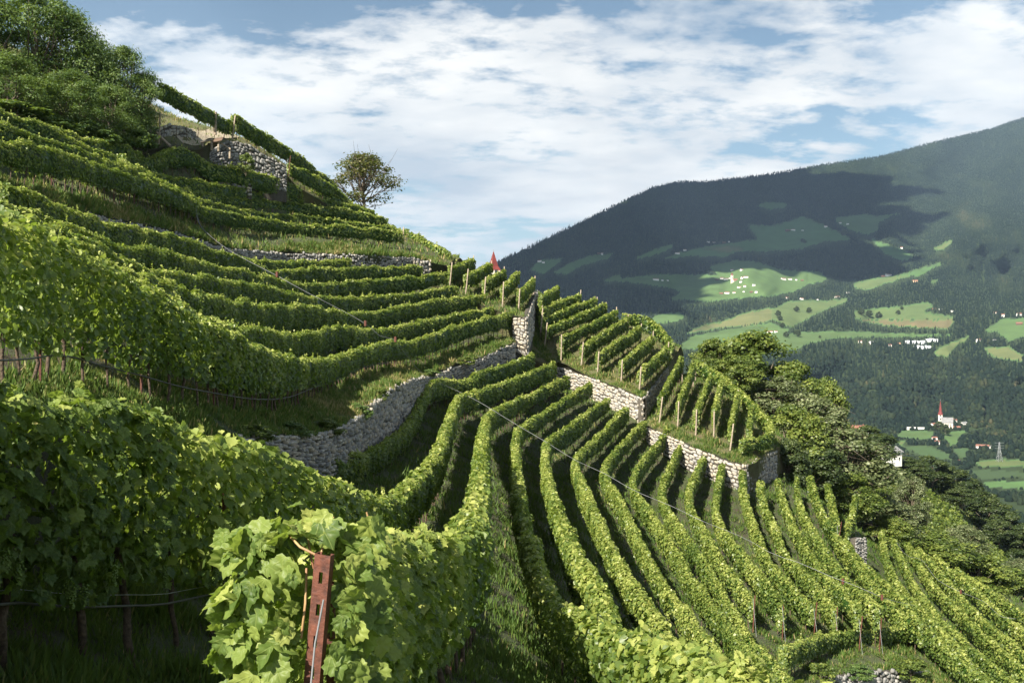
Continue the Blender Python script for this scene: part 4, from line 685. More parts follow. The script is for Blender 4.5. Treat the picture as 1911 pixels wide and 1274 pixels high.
# ------------------------------------------------------------------ side of the valley just beyond the vineyard
M_slope = ground_mat('far_slope_turf', (0.075, 0.085, 0.03), (0.060, 0.095, 0.026), (0.09, 0.12, 0.035), 0.12)
nu, nv = 90, 30
c0 = curve_n(PP([(1180, 730, 133), (1262, 745, 124), (1350, 790, 118), (1440, 850, 106), (1520, 935, 101), (1600, 985, 101), (1700, 1040, 112), (1800, 1075, 117), (1911, 1160, 112), (2100, 1290, 98), (2400, 1500, 90)]), nu)
c1 = curve_n(PP([(1180, 720, 210), (1300, 740, 220), (1420, 745, 235), (1560, 800, 250), (1640, 858, 262), (1700, 880, 276), (1747, 900, 285), (1783, 922, 290), (1816, 956, 288), (1842, 983, 284), (1882, 1026, 278), (1911, 1048, 275), (2100, 1200, 260), (2400, 1450, 240)]), nu)
c2 = c1 + np.array([60, 130, -75.0]); V = []
for k in range(nv):
    v = k / (nv - 8); V.append(c0 * (1 - v) + c1 * v - np.array([0, 0, 7.0]) * math.sin(math.pi * min(v, 1)) if v <= 1 else c1 + (c2 - c1) * ((k - nv + 8) / 7.0))
V = np.array(V); V[:, :, 2] += np.random.default_rng(5).normal(0, .25, V.shape[:2]); G_side = V[:nv - 7]
i = np.arange(nv - 1)[:, None] * nu; j = np.arange(nu - 1)[None]; Q = np.stack([i + j, i + j + 1, i + nu + j + 1, i + nu + j], -1).reshape(-1, 4)
tag(link('valley_side', mesh_np('valley_side', V.reshape(-1, 3), [Q], M_slope, smooth=True)), kind='structure'); PATCH['valley_side'] = (G_side, None)
grass('grass', 'rough grass and weeds on the slope beyond the shrubs', 'valley_side', 40000, lambda p: in_view(p) / (p[:, 1]) ** 1.2, lambda d: np.clip(d * .0042, .4, 1.0), 9, .25, T_TUFT)
# small vine rows drawn up and down the far slope: leaves nobody could count at this distance
rng = np.random.default_rng(77); ps = []
for q in range(26):
    f = q / 25; a = P(1715 + f * 170, 905 + f * 165, 262 - f * 10); b = P(1690 + f * 190, 1000 + f * 90, 168 - f * 12); t_ = rng.random(900)[:, None]; ps.append(a * (1 - t_) + b * t_)
def side_z(XY):
    g = G_side.reshape(-1, 3); out = []
    for s in range(0, len(XY), 4000): d = ((XY[s:s + 4000, None] - g[None, :, :2]) ** 2).sum(-1); k = np.argpartition(d, 3, axis=1)[:, :4]; w = 1 / (np.take_along_axis(d, k, 1) + .5); out.append((g[k, 2] * w).sum(1) / w.sum(1))
    return np.concatenate(out)
p = np.vstack(ps); p[:, :2] += rng.normal(0, .22, (len(p), 2)); p[:, 2] = side_z(p[:, :2]) + rng.uniform(.2, 1.7, len(p))
Vv, Fi = scatter(T_FAR, p, rng.normal(0, 1, p.shape) + [0, 0, .5], rng.normal(0, 1, p.shape), rng.uniform(.4, .8, len(p)))
tag(link('far_vines', mesh_np('far_vines', Vv, [Fi], M_olive, np.repeat(rng.uniform(.2, .8, len(p)), 4))), 'thin young vine lines covering the green slope beyond the shrubs', 'vines', kind='stuff')
DG2 = 'dark trees along the far slope crest'
for i, (px, top, bot, Y, w, lab) in enumerate([(1622, 792, 866, 236, 88, 'big dark round tree beside the white house on the crest'), (1690, 850, 895, 268, 70, 'dark tree on the crest right of the white house gable'), (1738, 848, 905, 272, 66, 'dark tree on the crest, second after the white house'),
    (1776, 868, 930, 276, 66, 'dark tree at the middle of the crest'), (1812, 890, 955, 278, 64, 'dark tree just below the middle of the crest'), (1846, 922, 992, 274, 66, 'dark tree two thirds down the crest'), (1882, 955, 1025, 268, 66, 'dark tree near the lower end of the crest'), (1920, 985, 1065, 262, 76, 'dark tree at the right edge on the crest'),
    (1716, 862, 902, 262, 46, 'small dark tree squeezed between two crest trees'), (1795, 905, 950, 262, 50, 'small dark tree in front of the crest middle'), (1905, 1040, 1085, 220, 70, 'dark bush on the crest close to the silvery shrub'), (1864, 965, 1015, 262, 46, 'small dark tree in front low on the crest'), (1655, 862, 885, 250, 40, 'low dark hedge tree under the white gable')]):
    plant_tree('oak_tree', lab, 'tree', T_DRK[i % 2], px, top, bot, Y, w, i * .8, DG2)
for i, (px, lab) in enumerate([(1638, 'leftmost of three small cypresses on the near green slope'), (1647, 'middle one of three small cypresses on the near green slope'), (1656, 'rightmost of three small cypresses on the near green slope')]):
    plant_tree('cypress', lab, 'tree', T_CYP, px, 893 + i * 3, 914 + i * 3, 196, 6, i, 'small cypresses')

# ------------------------------------------------------------------ the mountain across the valley
RIDGE = np.array([(700, 560), (860, 515), (900, 500), (953, 478), (1006, 454), (1059, 427), (1112, 401), (1165, 375), (1217, 351), (1260, 340), (1323, 339), (1429, 327), (1535, 308), (1641, 293), (1694, 279), (1747, 265), (1800, 253), (1852, 240), (1884, 229), (1911, 220), (2050, 190), (2300, 150)], float)
YK = np.array([(200, 7600), (300, 6400), (340, 5900), (400, 5000), (450, 4400), (520, 3650), (590, 2800), (640, 2400), (700, 2050), (760, 1800), (800, 1620), (830, 1450), (860, 1300), (900, 1150), (950, 950), (1020, 800), (1150, 640)], float)
rg = np.random.default_rng(9); _N = [rg.standard_normal((64, 64)) for _ in range(3)]
def n2(a, x, y):
    x = np.asarray(x) % 63; y = np.asarray(y) % 63; i, j = x.astype(int), y.astype(int); f, g = x - i, y - j; f = f * f * (3 - 2 * f); g = g * g * (3 - 2 * g)
    return (a[i, j] * (1 - f) + a[i + 1, j] * f) * (1 - g) + (a[i, j + 1] * (1 - f) + a[i + 1, j + 1] * f) * g
def far_Y(px, py):
    px, py = np.asarray(px, float), np.asarray(py, float); y = np.interp(py, YK[:, 0], YK[:, 1]); fade = np.clip((900 - py) / 120, 0, 1)
    rel = 0.032 * n2(_N[0], px / 95 + 3 + py / 160, py / 75 + 5) + 0.012 * n2(_N[1], px / 34 + 9, py / 30 + 2) + .003 * n2(_N[2], px / 12, py / 11)
    spur = np.clip((px - 1430) / 480, 0, 1) * 0.05 * np.exp(-((py - (650 - (px - 1430) * .42)) / 55) ** 2)      # wooded shoulder coming down from the right
    return y * (1 + rel * fade - spur * fade)
MEADOWS = []
def mz(ox, oy, sc, *polys):
    for c, pl in polys: MEADOWS.append((c, np.array([(ox + x / sc, oy + y / sc) for x, y in pl])))
mz(900, 200, 1.89, (.55, [(970, 345), (1000, 335), (1078, 340), (1070, 352), (1020, 362), (985, 355)]),
   (.45, [(935, 415), (1020, 418), (1090, 400), (1130, 385), (1170, 400), (1215, 420), (1300, 460), (1290, 470), (1210, 475), (1130, 500), (1000, 510), (900, 510), (860, 530), (740, 525), (620, 540), (700, 510), (800, 490), (970, 465)]),
   (.9, [(780, 500), (850, 488), (905, 490), (930, 505), (860, 512)]), (.6, [(1245, 390), (1360, 378), (1400, 385), (1500, 370), (1440, 385), (1395, 410), (1395, 435), (1360, 450), (1300, 435), (1250, 405)]),
   (.4, [(1370, 460), (1420, 480), (1480, 500), (1530, 530), (1480, 545), (1420, 520), (1385, 485)]), (.45, [(165, 575), (200, 540), (285, 532), (270, 550), (215, 590)]),
   (.5, [(245, 585), (310, 550), (370, 525), (465, 515), (440, 535), (350, 560), (300, 590)]), (.5, [(540, 530), (610, 500), (675, 482), (665, 500), (600, 525), (550, 537)]),
   (.6, [(415, 615), (480, 590), (495, 605), (600, 590), (830, 592), (800, 560), (900, 540), (960, 545), (1060, 575), (1190, 580), (1220, 610), (1150, 625), (1100, 650), (1000, 670), (900, 660), (750, 680), (660, 680), (700, 650), (650, 635), (500, 615)]),
   (.8, [(1590, 500), (1650, 468), (1660, 475), (1620, 505)]), (.75, [(1310, 620), (1400, 600), (1500, 590), (1630, 545), (1610, 560), (1500, 600), (1430, 620), (1360, 645), (1310, 635)]))
mz(1430, 420, 3.973, (.72, [(0, 610), (60, 620), (150, 570), (250, 555), (450, 560), (600, 545), (590, 570), (450, 620), (330, 680), (180, 760), (40, 700)]), (.7, [(650, 640), (780, 620), (930, 610), (1190, 570), (1250, 600), (1160, 640), (1390, 680), (1385, 700), (660, 700)]),
   (1.0, [(660, 705), (1385, 702), (1380, 740), (1340, 770), (900, 745)]), (.65, [(0, 830), (230, 800), (480, 785), (700, 790), (880, 800), (1390, 810), (1360, 820), (1000, 830), (750, 830), (500, 840), (300, 880), (220, 930), (60, 930), (0, 900)]),
   (.8, [(1230, 960), (1300, 900), (1500, 820), (1490, 850), (1400, 900), (1340, 980)]), (.6, [(1600, 790), (1740, 700), (1911, 690), (2300, 700), (2300, 840), (1911, 830), (1800, 860), (1700, 790)]), (.85, [(1610, 910), (1800, 900), (1900, 960), (1900, 1010), (1680, 980)]),
   (.45, [(980, 370), (1310, 270), (1300, 285), (1130, 385)]), (.72, [(640, 430), (830, 390), (970, 390), (860, 440), (750, 475), (690, 470)]), (.7, [(1210, 410), (1290, 400), (1240, 440)]))
mz(960, 400, 3.981, (.6, [(1010, 770), (1100, 740), (1230, 730), (1270, 770), (1180, 800), (1060, 810)]), (.6, [(1180, 620), (1250, 580), (1290, 560), (1500, 520), (1700, 560), (1911, 600), (1430, 650), (1300, 640)]),
   (.88, [(1270, 890), (1400, 820), (1530, 800), (1750, 720), (1911, 695), (1911, 790), (1700, 830), (1500, 850), (1400, 870)]), (.62, [(1230, 970), (1330, 900), (1500, 870), (1911, 800), (2050, 860), (1900, 960), (1640, 990), (1240, 1000)]))
mz(1500, 650, 3.64, (.62, [(630, 600), (660, 560), (830, 555), (880, 570), (870, 610), (700, 610)]), (.6, [(930, 570), (1170, 545), (1100, 570), (1040, 600), (1050, 640), (1000, 660)]), (.78, [(1170, 770), (1330, 750), (1600, 770), (1600, 800), (1200, 805)]),
   (.3, [(640, 660), (850, 660), (1000, 720), (1000, 760), (800, 730)]), (.25, [(1110, 815), (1450, 830), (1600, 870), (1200, 890)]), (.5, [(1200, 900), (1600, 900), (1600, 960), (1250, 940)]), (.8, [(620, 630), (700, 635), (660, 660)]), (.3, [(1010, 680), (1120, 675), (1110, 740), (1060, 750)]))
def cover(px, py):
    out = np.zeros(len(px))
    for c, pl in MEADOWS:
        x, y = pl[:, 0], pl[:, 1]; m = (px > x.min()) & (px < x.max()) & (py > y.min()) & (py < y.max())
        if not m.any(): continue
        k = np.where(m)[0]; ins = np.zeros(len(k), bool); j = len(pl) - 1
        for i in range(len(pl)):
            cr = ((y[i] > py[k]) != (y[j] > py[k])) & (px[k] < (x[j] - x[i]) * (py[k] - y[i]) / (y[j] - y[i] + 1e-9) + x[i]); ins ^= cr; j = i
        out[k[ins]] = c
    return out
gx = np.arange(700, 2300, 3.5); NR = 230; v = np.linspace(0, 1, NR); rt = np.interp(gx, RIDGE[:, 0], RIDGE[:, 1]) + 1.2 * np.random.default_rng(4).normal(0, 1, len(gx))
PYg = 1150 + (rt[None] - 1150) * v[:, None]; PXg = np.broadcast_to(gx, PYg.shape); Yg = far_Y(PXg, PYg)
Vf = np.stack([(PXg - CX) / F * Yg, Yg, (HY - PYg) / F * Yg], -1); back = Vf[-1:] + np.array([0, 2500, -900.0]); Vf = np.concatenate([Vf, back]); cov = np.concatenate([cover(PXg.ravel(), PYg.ravel()), np.zeros(len(gx))])
nU = len(gx); i = np.arange(NR)[:, None] * nU; j = np.arange(nU - 1)[None]; Q = np.stack([i + j, i + j + 1, i + nU + j + 1, i + nU + j], -1).reshape(-1, 4)
m, nt, b = new_mat('mountain_ground'); at = nd(nt, 'ShaderNodeAttribute', attribute_name='tint'); tc = nd(nt, 'ShaderNodeTexCoord'); nn_ = noise(nt, tc.outputs['Object'], .012, 6, .6)
mc = ramp(nt, at.outputs['Fac'], [(0.0, (0.022, 0.034, 0.016)), (0.12, (0.025, 0.04, 0.018)), (0.25, (0.045, 0.072, 0.034)), (0.42, (0.075, 0.150, 0.052)), (0.55, (0.085, 0.150, 0.052)), (0.65, (0.080, 0.125, 0.046)), (0.82, (0.125, 0.148, 0.058)), (1.0, (0.145, 0.118, 0.064))])
nt.links.new(mixc(nt, ramp(nt, nn_, [(.35, 0.0), (.7, .55)]), mc, (0.05, 0.075, 0.03)), b.inputs['Base Color']); b.inputs['Roughness'].default_value = 1; b.inputs['Specular IOR Level'].default_value = .1
tag(link('mountain', mesh_np('mountain', Vf.reshape(-1, 3), [Q], m, cov, smooth=True)), kind='structure')
# the valley floor and everything out to the horizon
V = np.array([[-30000, -3000, -175], [30000, -3000, -175], [30000, 40000, -175], [-30000, 40000, -175.0]]); M_val = plain('valley_ground', (0.05, 0.08, 0.03), (0.09, 0.12, 0.045), .01, 1.0)
tag(link('valley_floor', mesh_np('valley_floor', V, [[[0, 1, 2, 3]]], M_val)), kind='structure')
# forest: conifers above, rounder broadleaved trees low down
def surf(px, py): Y = far_Y(px, py); return np.stack([(px - CX) / F * Y, Y, (HY - py) / F * Y], 1)
M_forest = leaf_mat('forest_foliage', [(0.0, (0.005, 0.011, 0.008)), (0.4, (0.009, 0.017, 0.0105)), (0.75, (0.021, 0.030, 0.0145)), (1.0, (0.052, 0.050, 0.025))], 0.0, .9, spec=.1)
rng = np.random.default_rng(21); PX, PY = [], []
y = 205.0
while y < 1000:
    Yd = np.interp(y, YK[:, 0], YK[:, 1]); wp = (5.6 if Yd > 1700 else 4.8) / Yd * F; xs = np.arange(860, 2050, wp); xs = xs + rng.uniform(-.5, .5, len(xs)) * wp; PX.append(xs); PY.append(y + rng.uniform(-.6, .6, len(xs)) * wp * 1.0); y += wp * .95
PX, PY = np.concatenate(PX), np.concatenate(PY); keep = (PY > np.interp(PX, RIDGE[:, 0], RIDGE[:, 1]) - .5) & (cover(PX, PY) == 0) & ((PX < 1930) | (rng.random(len(PX)) < .4)); keep &= ~((PY > 870) & (n2(_N[1], PX / 40, PY / 14) < -.1)); keep &= PY > 480 - (PX - 1300) * 2 if False else True
PX, PY = PX[keep], PY[keep]; B = surf(PX, PY); n = len(B); bl = n2(_N[2], PX / 30 + 4, PY / 22 + 8); conif = (PY + 60 * bl + (PX > 1700) * 20) < 690; sc_ = np.where(B[:, 1] < 1700, .72, 1.0); sc_ = np.where((cover(PX, PY - 5) > 0) | (cover(PX, PY - 10) > 0), .5 * sc_, sc_); hgt = sc_ * np.where(conif, rng.uniform(9, 18, n), rng.uniform(7, 13, n)); wd = sc_ * np.where(conif, rng.uniform(2.3, 3.8, n), rng.uniform(3.8, 6.5, n))
tn = np.clip(.30 + .16 * n2(_N[0], PX / 26, PY / 15) + rng.normal(0, .13, n) + np.where(conif, 0, .12) + .25 * np.clip(n2(_N[1], PX / 55 + 7, PY / 30) - .6, 0, 1), 0, 1); Vs, Fs, Ts, off = [], [], [], 0
a6 = np.linspace(0, 2 * np.pi, 6, endpoint=False)
cone = np.array([[math.cos(a), math.sin(a), .12] for a in a6] + [[0, 0, 1.0]]); cone[:6:2, :2] *= .72; cf = [[i, (i + 1) % 6, 6] for i in range(6)]
blob = np.array([[math.cos(a) * .75, math.sin(a) * .75, .12] for a in a6] + [[math.cos(a + .5), math.sin(a + .5), .52] for a in a6] + [[math.cos(a) * .55, math.sin(a) * .55, .88] for a in a6] + [[0, 0, 1.0]]); bf = [[r * 6 + i, r * 6 + (i + 1) % 6, (r + 1) * 6 + i] for r in (0, 1) for i in range(6)] + [[r * 6 + (i + 1) % 6, (r + 1) * 6 + (i + 1) % 6, (r + 1) * 6 + i] for r in (0, 1) for i in range(6)] + [[12 + i, 12 + (i + 1) % 6, 18] for i in range(6)]
for T_, Fc, mk in ((cone, cf, conif), (blob, bf, ~conif)):
    k = int(mk.sum()); ro = rng.uniform(0, 6.28, k); cs, sn = np.cos(ro), np.sin(ro); jj = rng.uniform(.75, 1.25, (k, len(T_), 3)); T2 = T_[None] * jj
    x = (T2[..., 0] * cs[:, None] - T2[..., 1] * sn[:, None]) * wd[mk][:, None]; yv = (T2[..., 0] * sn[:, None] + T2[..., 1] * cs[:, None]) * wd[mk][:, None]; z = T2[..., 2] * hgt[mk][:, None] - 1.0
    V = np.stack([x, yv, z], -1) + B[mk][:, None]; Fi = (np.array(Fc)[None] + (np.arange(k) * len(T_))[:, None, None]).reshape(-1, 3); Vs.append(V.reshape(-1, 3)); Fs.append(Fi + off); off += k * len(T_); Ts.append(np.repeat(tn[mk], len(T_)))
tag(link('forest', mesh_np('forest', np.vstack(Vs), Fs, M_forest, np.concatenate(Ts))), 'dark conifer and mixed forest covering the far mountainside', 'forest', kind='stuff'); print('FOREST', n)
# hedges and single trees standing in the meadows
def far_tree(px, py, s, lab, k):
    b = surf(np.array([px]), np.array([py]))[0]; tr, cr, H = T_DRK[k % 2]; root = empty('field_tree', tuple(b), k); tag(root, lab, 'tree', 'trees standing in the far meadows')
    for nm, me in (('trunk', tr), ('crown', cr)): o = link(nm, me, root); o.scale = (s * 1.15, s * 1.15, s)
for k, (px, py, s, lab) in enumerate([(1452, 591, 2.0, 'round dark tree clump left in the meadow above the largest shrub'), (1456, 598, 1.5, 'small dark tree under the round clump in the meadow'), (1487, 582, 1.9, 'tree group in the middle of the long meadow'), (1510, 584, 1.9, 'tree at the right of the long meadow'), (1467, 629, 1.5, 'single small tree in the lower meadow, left one'), (1488, 628, 1.9, 'single tree in the lower meadow, middle one'), (1530, 631, .8, 'tiny round tree alone in the lower meadow'),
    (1460, 612, 1.6, 'tree beside the left houses of the lower meadow'), (1608, 588, 2.2, 'tree in the long field above the brown strip'), (1622, 592, 2.4, 'big tree group at the left of the long field'), (1640, 594, 2.2, 'tree right of the big group in the long field'), (1676, 587, 1.5, 'small tree mid field over the brown strip'), (1683, 578, 1.2, 'tiny tree near the field top over the brown strip'), (1497, 452, 1.9, 'bush row in the dark upper meadow'), (1502, 454, 1.8, 'second bush in the dark upper meadow'), (1575, 440, 3, 'dark tree clump at the right of the upper meadow'), (1765, 812, 1.7, 'tree below the white church on the meadow'), (1752, 806, 1.9, 'dark tree under the church wall')]):
    far_tree(px, py, s, lab, k)

# ------------------------------------------------------------------ buildings across the valley
M_white = plain('white_render', (0.62, 0.60, 0.56), (0.74, 0.72, 0.68), .2, .9); M_roof = plain('red_tile_roof', (0.15, 0.065, 0.045), (0.22, 0.10, 0.07), .3, .9); M_roofg = plain('grey_roof', (0.13, 0.13, 0.135), (0.2, 0.2, 0.2), .3, .9)
M_timb = plain('dark_timber', (0.07, 0.045, 0.03), (0.13, 0.085, 0.055), .5, .9); M_ochre = plain('ochre_wall', (0.52, 0.33, 0.20), (0.62, 0.40, 0.25), .3, .9); M_pane = plain('window_pane', (0.02, 0.025, 0.03), (0.04, 0.045, 0.05), .5, .2); M_cream = plain('cream_stone', (0.52, 0.47, 0.38), (0.64, 0.59, 0.49), .2, .9); M_spire = plain('red_spire_tile', (0.11, 0.017, 0.015), (0.17, 0.028, 0.022), .6, .8)
M_film = plain('greenhouse_film', (0.55, 0.58, 0.60), (0.70, 0.72, 0.73), .4, .4)
def boxm(V, Fc, x0, x1, y0, y1, z0, z1):
    k = len(V); V += [(x0, y0, z0), (x1, y0, z0), (x1, y1, z0), (x0, y1, z0), (x0, y0, z1), (x1, y0, z1), (x1, y1, z1), (x0, y1, z1)]; Fc += [(k, k + 3, k + 2, k + 1), (k + 4, k + 5, k + 6, k + 7), (k, k + 1, k + 5, k + 4), (k + 1, k + 2, k + 6, k + 5), (k + 2, k + 3, k + 7, k + 6), (k + 3, k, k + 4, k + 7)]
def pm(name, V, Fc, mat): me = bpy.data.meshes.new(name); me.from_pydata([tuple(v) for v in V], [], Fc); me.materials.append(mat); me.update(); return me
def house_meshes(L, W, Hh, rise, wall, roof, gable=M_timb):
    V, Fc = [], []; boxm(V, Fc, -L / 2, L / 2, -W / 2, W / 2, -3, Hh); k = len(V)
    for x in (-L / 2, L / 2): V += [(x, -W / 2, Hh), (x, W / 2, Hh), (x, 0, Hh + rise)]
    Fc += [(k, k + 2, k + 1), (k + 3, k + 4, k + 5)]; w = pm('wall', V, Fc, wall)
    V, Fc = [], []; e = .9
    for s in (-1, 1):
        k = len(V); y1 = s * (W / 2 + e); z1 = Hh - e * rise / (W / 2)
        V += [(-L / 2 - e, 0, Hh + rise), (L / 2 + e, 0, Hh + rise), (L / 2 + e, y1, z1), (-L / 2 - e, y1, z1), (-L / 2 - e, 0, Hh + rise + .35), (L / 2 + e, 0, Hh + rise + .35), (L / 2 + e, y1, z1 + .35), (-L / 2 - e, y1, z1 + .35)]
        Fc += [(k, k + 1, k + 2, k + 3), (k + 4, k + 7, k + 6, k + 5), (k + 2, k + 3, k + 7, k + 6), (k, k + 3, k + 7, k + 4), (k + 1, k + 2, k + 6, k + 5)]
    boxm(V, Fc, L * .2, L * .2 + .9, .6, 1.5, Hh + rise * .5, Hh + rise + 1.3); r = pm('roof', V, Fc, roof)
    wins = []; n = max(2, int(L / 3.4))
    for fl in range(max(1, int(Hh / 2.9))):
        for q in range(n): wins.append(((q + .5) / n * L - L / 2, -W / 2 - .04, 1.3 + fl * 2.8))
    V, Fc = [], []; boxm(V, Fc, -.55, .55, -.05, .05, 0, 1.3); return w, r, pm('window', V, Fc, M_pane), wins
HT = {'w': house_meshes(15, 11, 6.5, 3.0, M_white, M_roof), 'g': house_meshes(13, 10, 6, 2.6, M_white, M_roofg), 'b': house_meshes(18, 11, 5, 3.2, M_timb, M_roof), 'o': house_meshes(20, 12, 8, 3.0, M_ochre, M_roof), 'l': house_meshes(26, 11, 6.5, 2.8, M_white, M_roof)}
def house(px, py, kind, s, rz, lab, group, Y=None, wn=True):
    b = P(px, py, Y) if Y else surf(np.array([px]), np.array([py]))[0]; w, r, wm, wins = HT[kind]; root = empty('house', tuple(b), rz); tag(root, lab, 'house', group)
    a = link('wall', w, root); c = link('roof', r, root)
    for o in (a, c): o.scale = (s, s, s)
    if wn:
        for q in wins: o = link('window', wm, root, (q[0] * s, q[1] * s, q[2] * s)); o.scale = (s, s, s)
    return root
HG = 'houses scattered on the far mountainside'; VG = 'houses of the village on the far terrace'; CG = 'houses around the white church'; EG2 = 'houses at the right edge across the valley'
for i, (px, py, kd, s, lab, g) in enumerate([
    (1007, 489, 'w', .9, 'leftmost farmhouse on the far mountainside meadow', HG), (1014, 491, 'g', .8, 'grey-roofed barn beside the leftmost far farmhouse', HG), (1122, 475, 'w', 1.0, 'white farmhouse at the top of the second meadow from the left', HG), (1116, 474, 'b', .8, 'brown barn by the white farmhouse on the second meadow', HG),
    (1264, 474, 'l', .8, 'long white farmhouse beneath the forest edge', HG), (1278, 468, 'w', .8, 'white house just above the long white farmhouse', HG), (1322, 453, 'g', .9, 'white house at the left end of the upper hamlet', HG), (1332, 454, 'w', .8, 'second house of the upper hamlet', HG), (1351, 454, 'b', .8, 'dark barn of the upper hamlet', HG), (1361, 452, 'g', .7, 'right house of the upper hamlet', HG),
    (1470, 432, 'b', 1.3, 'long brown farm building on the dark upper meadow', HG), (1480, 430, 'l', .8, 'long pale-walled farm on the dark upper meadow', HG), (1498, 431, 'g', .8, 'small white house right of the long farm building', HG), (1541, 424, 'w', .9, 'farmhouse on the crest of the upper meadow', HG), (1568, 417, 'w', .8, 'white house on the small high meadow', HG), (1582, 419, 'g', .8, 'grey-roofed house on the small high meadow', HG),
    (1683, 464, 'w', .9, 'lone white house in the steep meadow', HG), (1658, 515, 'l', 1.0, 'long red-roofed farm on the shoulder meadow', HG), (1648, 517, 'b', .8, 'dark barn attached left of the red-roofed farm', HG), (1708, 527, 'o', .9, 'orange-walled building in the forest shoulder', HG),
    (1224, 523, 'l', .8, 'white farm group left on the wide terrace', HG), (1236, 524, 'g', .6, 'small grey-roofed house right of the left farm group', HG), (1246, 524, 'g', .5, 'tiny shed right of the left farm group', HG),
    (1366, 505, 'w', .7, 'red-roofed farmhouse above the village, left', HG), (1384, 505, 'w', .7, 'red-roofed farmhouse above the village, right', HG),
    (1338, 523, 'b', .7, 'brown barn at the left end of the village', VG), (1347, 521, 'w', .8, 'house in the village left of the tower', VG), (1355, 522, 'l', .7, 'long white house in the village next to the tower', VG), (1362, 520, 'g', .6, 'grey-roofed house touching the village tower', VG), (1386, 520, 'w', .8, 'upper right white house of the village', VG), (1392, 518, 'l', .6, 'long house at the top right of the village', VG),
    (1383, 527, 'g', .7, 'white house in the village centre', VG), (1380, 537, 'l', .6, 'white house below the village centre', VG), (1390, 535, 'w', .6, 'small white house right of the village centre', VG), (1407, 533, 'g', .7, 'single white block right of the village', VG), (1346, 549, 'b', .7, 'brown farmhouse on the lower left of the village', VG), (1357, 548, 'l', .7, 'white farmhouse with red roof on the lower side of the village', VG), (1370, 547, 'w', .6, 'small house at the lower side of the village', VG), (1388, 545, 'g', .5, 'lone cottage below the village', VG), (1402, 546, 'b', .6, 'dark house at the lower right of the village', VG), (1411, 546, 'g', .7, 'grey and white house at the lower right of the village', VG),
    (1462, 522, 'l', .8, 'long white row house on the right village terrace', VG), (1474, 522, 'l', .6, 'second row house on the right village terrace', VG), (1486, 523, 'g', .6, 'grey-roofed house on the right village terrace', VG), (1497, 524, 'b', .6, 'brown house at the right end of the village terrace', VG),
    (1469, 557, 'w', .6, 'small white house above the long meadow, left', HG), (1496, 559, 'w', .7, 'white house above the long meadow, middle', HG), (1526, 560, 'g', .5, 'small white house above the long meadow, right', HG), (1563, 556, 'l', .8, 'long red-roofed house by the road bend', HG), (1582, 548, 'g', .8, 'pale tall house above the road bend', HG),
    (1437, 621, 'l', .6, 'white house beside the trees of the lower meadow', HG), (1448, 620, 'w', .5, 'small red-roofed house beside the lower meadow', HG), (1605, 639, 'w', .6, 'red-roofed house left of the greenhouses', HG), (1626, 641, 'g', .8, 'blue-grey barn left of the greenhouses', HG), (1660, 646, 'w', .6, 'house in the trees just left of the greenhouses', HG), (1678, 642, 'o', .4, 'small orange house at the greenhouses', HG), (1755, 579, 'g', .7, 'grey house in the trees right of the long field', HG), (1743, 578, 'b', .6, 'brown house right of the long field', HG), (1777, 582, 'g', .6, 'white house right of the long field', HG),
    (1857, 585, 'l', .6, 'red-roofed house left in the right edge hamlet', EG2), (1871, 590, 'w', .8, 'white house in the middle of the right edge hamlet', EG2), (1902, 589, 'w', .9, 'big white house at the right edge of the hamlet', EG2), (1902, 606, 'b', .9, 'brown chalet on the meadow at the right edge', EG2), (1827, 637, 'w', .8, 'white house with dark balcony below the right hamlet', EG2), (1856, 637, 'g', .6, 'small white house right of the balcony house', EG2),
    (1743, 797, 'w', .8, 'white house attached left of the church', CG), (1779, 788, 'w', .7, 'red-roofed house right of the church', CG), (1786, 800, 'b', .6, 'brown chalet below the church', CG), (1800, 794, 'g', .8, 'grey-roofed building at the right of the church group', CG), (1792, 779, 'g', .5, 'low grey house above the church group', CG), (1747, 828, 'w', .6, 'tall white house on the slope under the church', CG), (1744, 820, 'w', .5, 'red-roofed house just above the tall white one', CG), (1834, 837, 'l', .7, 'large white house above the round meadow', CG), (1845, 836, 'g', .6, 'grey-roofed wing of the large white house', CG), (1786, 864, 'w', .5, 'red-roofed farmhouse in the trees by the round meadow', CG)]):
    house(px, py, kd, s * .9, (i * .7) % 1.2 - .6, lab, g, wn=(py > 560 and s > .65))
house(1657, 860, 'g', .42, .5, 'white gabled house half hidden behind the big dark crest tree', 'houses on the far slope crest', 262)
house(1603, 815, 'w', .3, -.3, 'white house behind the pale open shrub', 'houses on the far slope crest', 258)
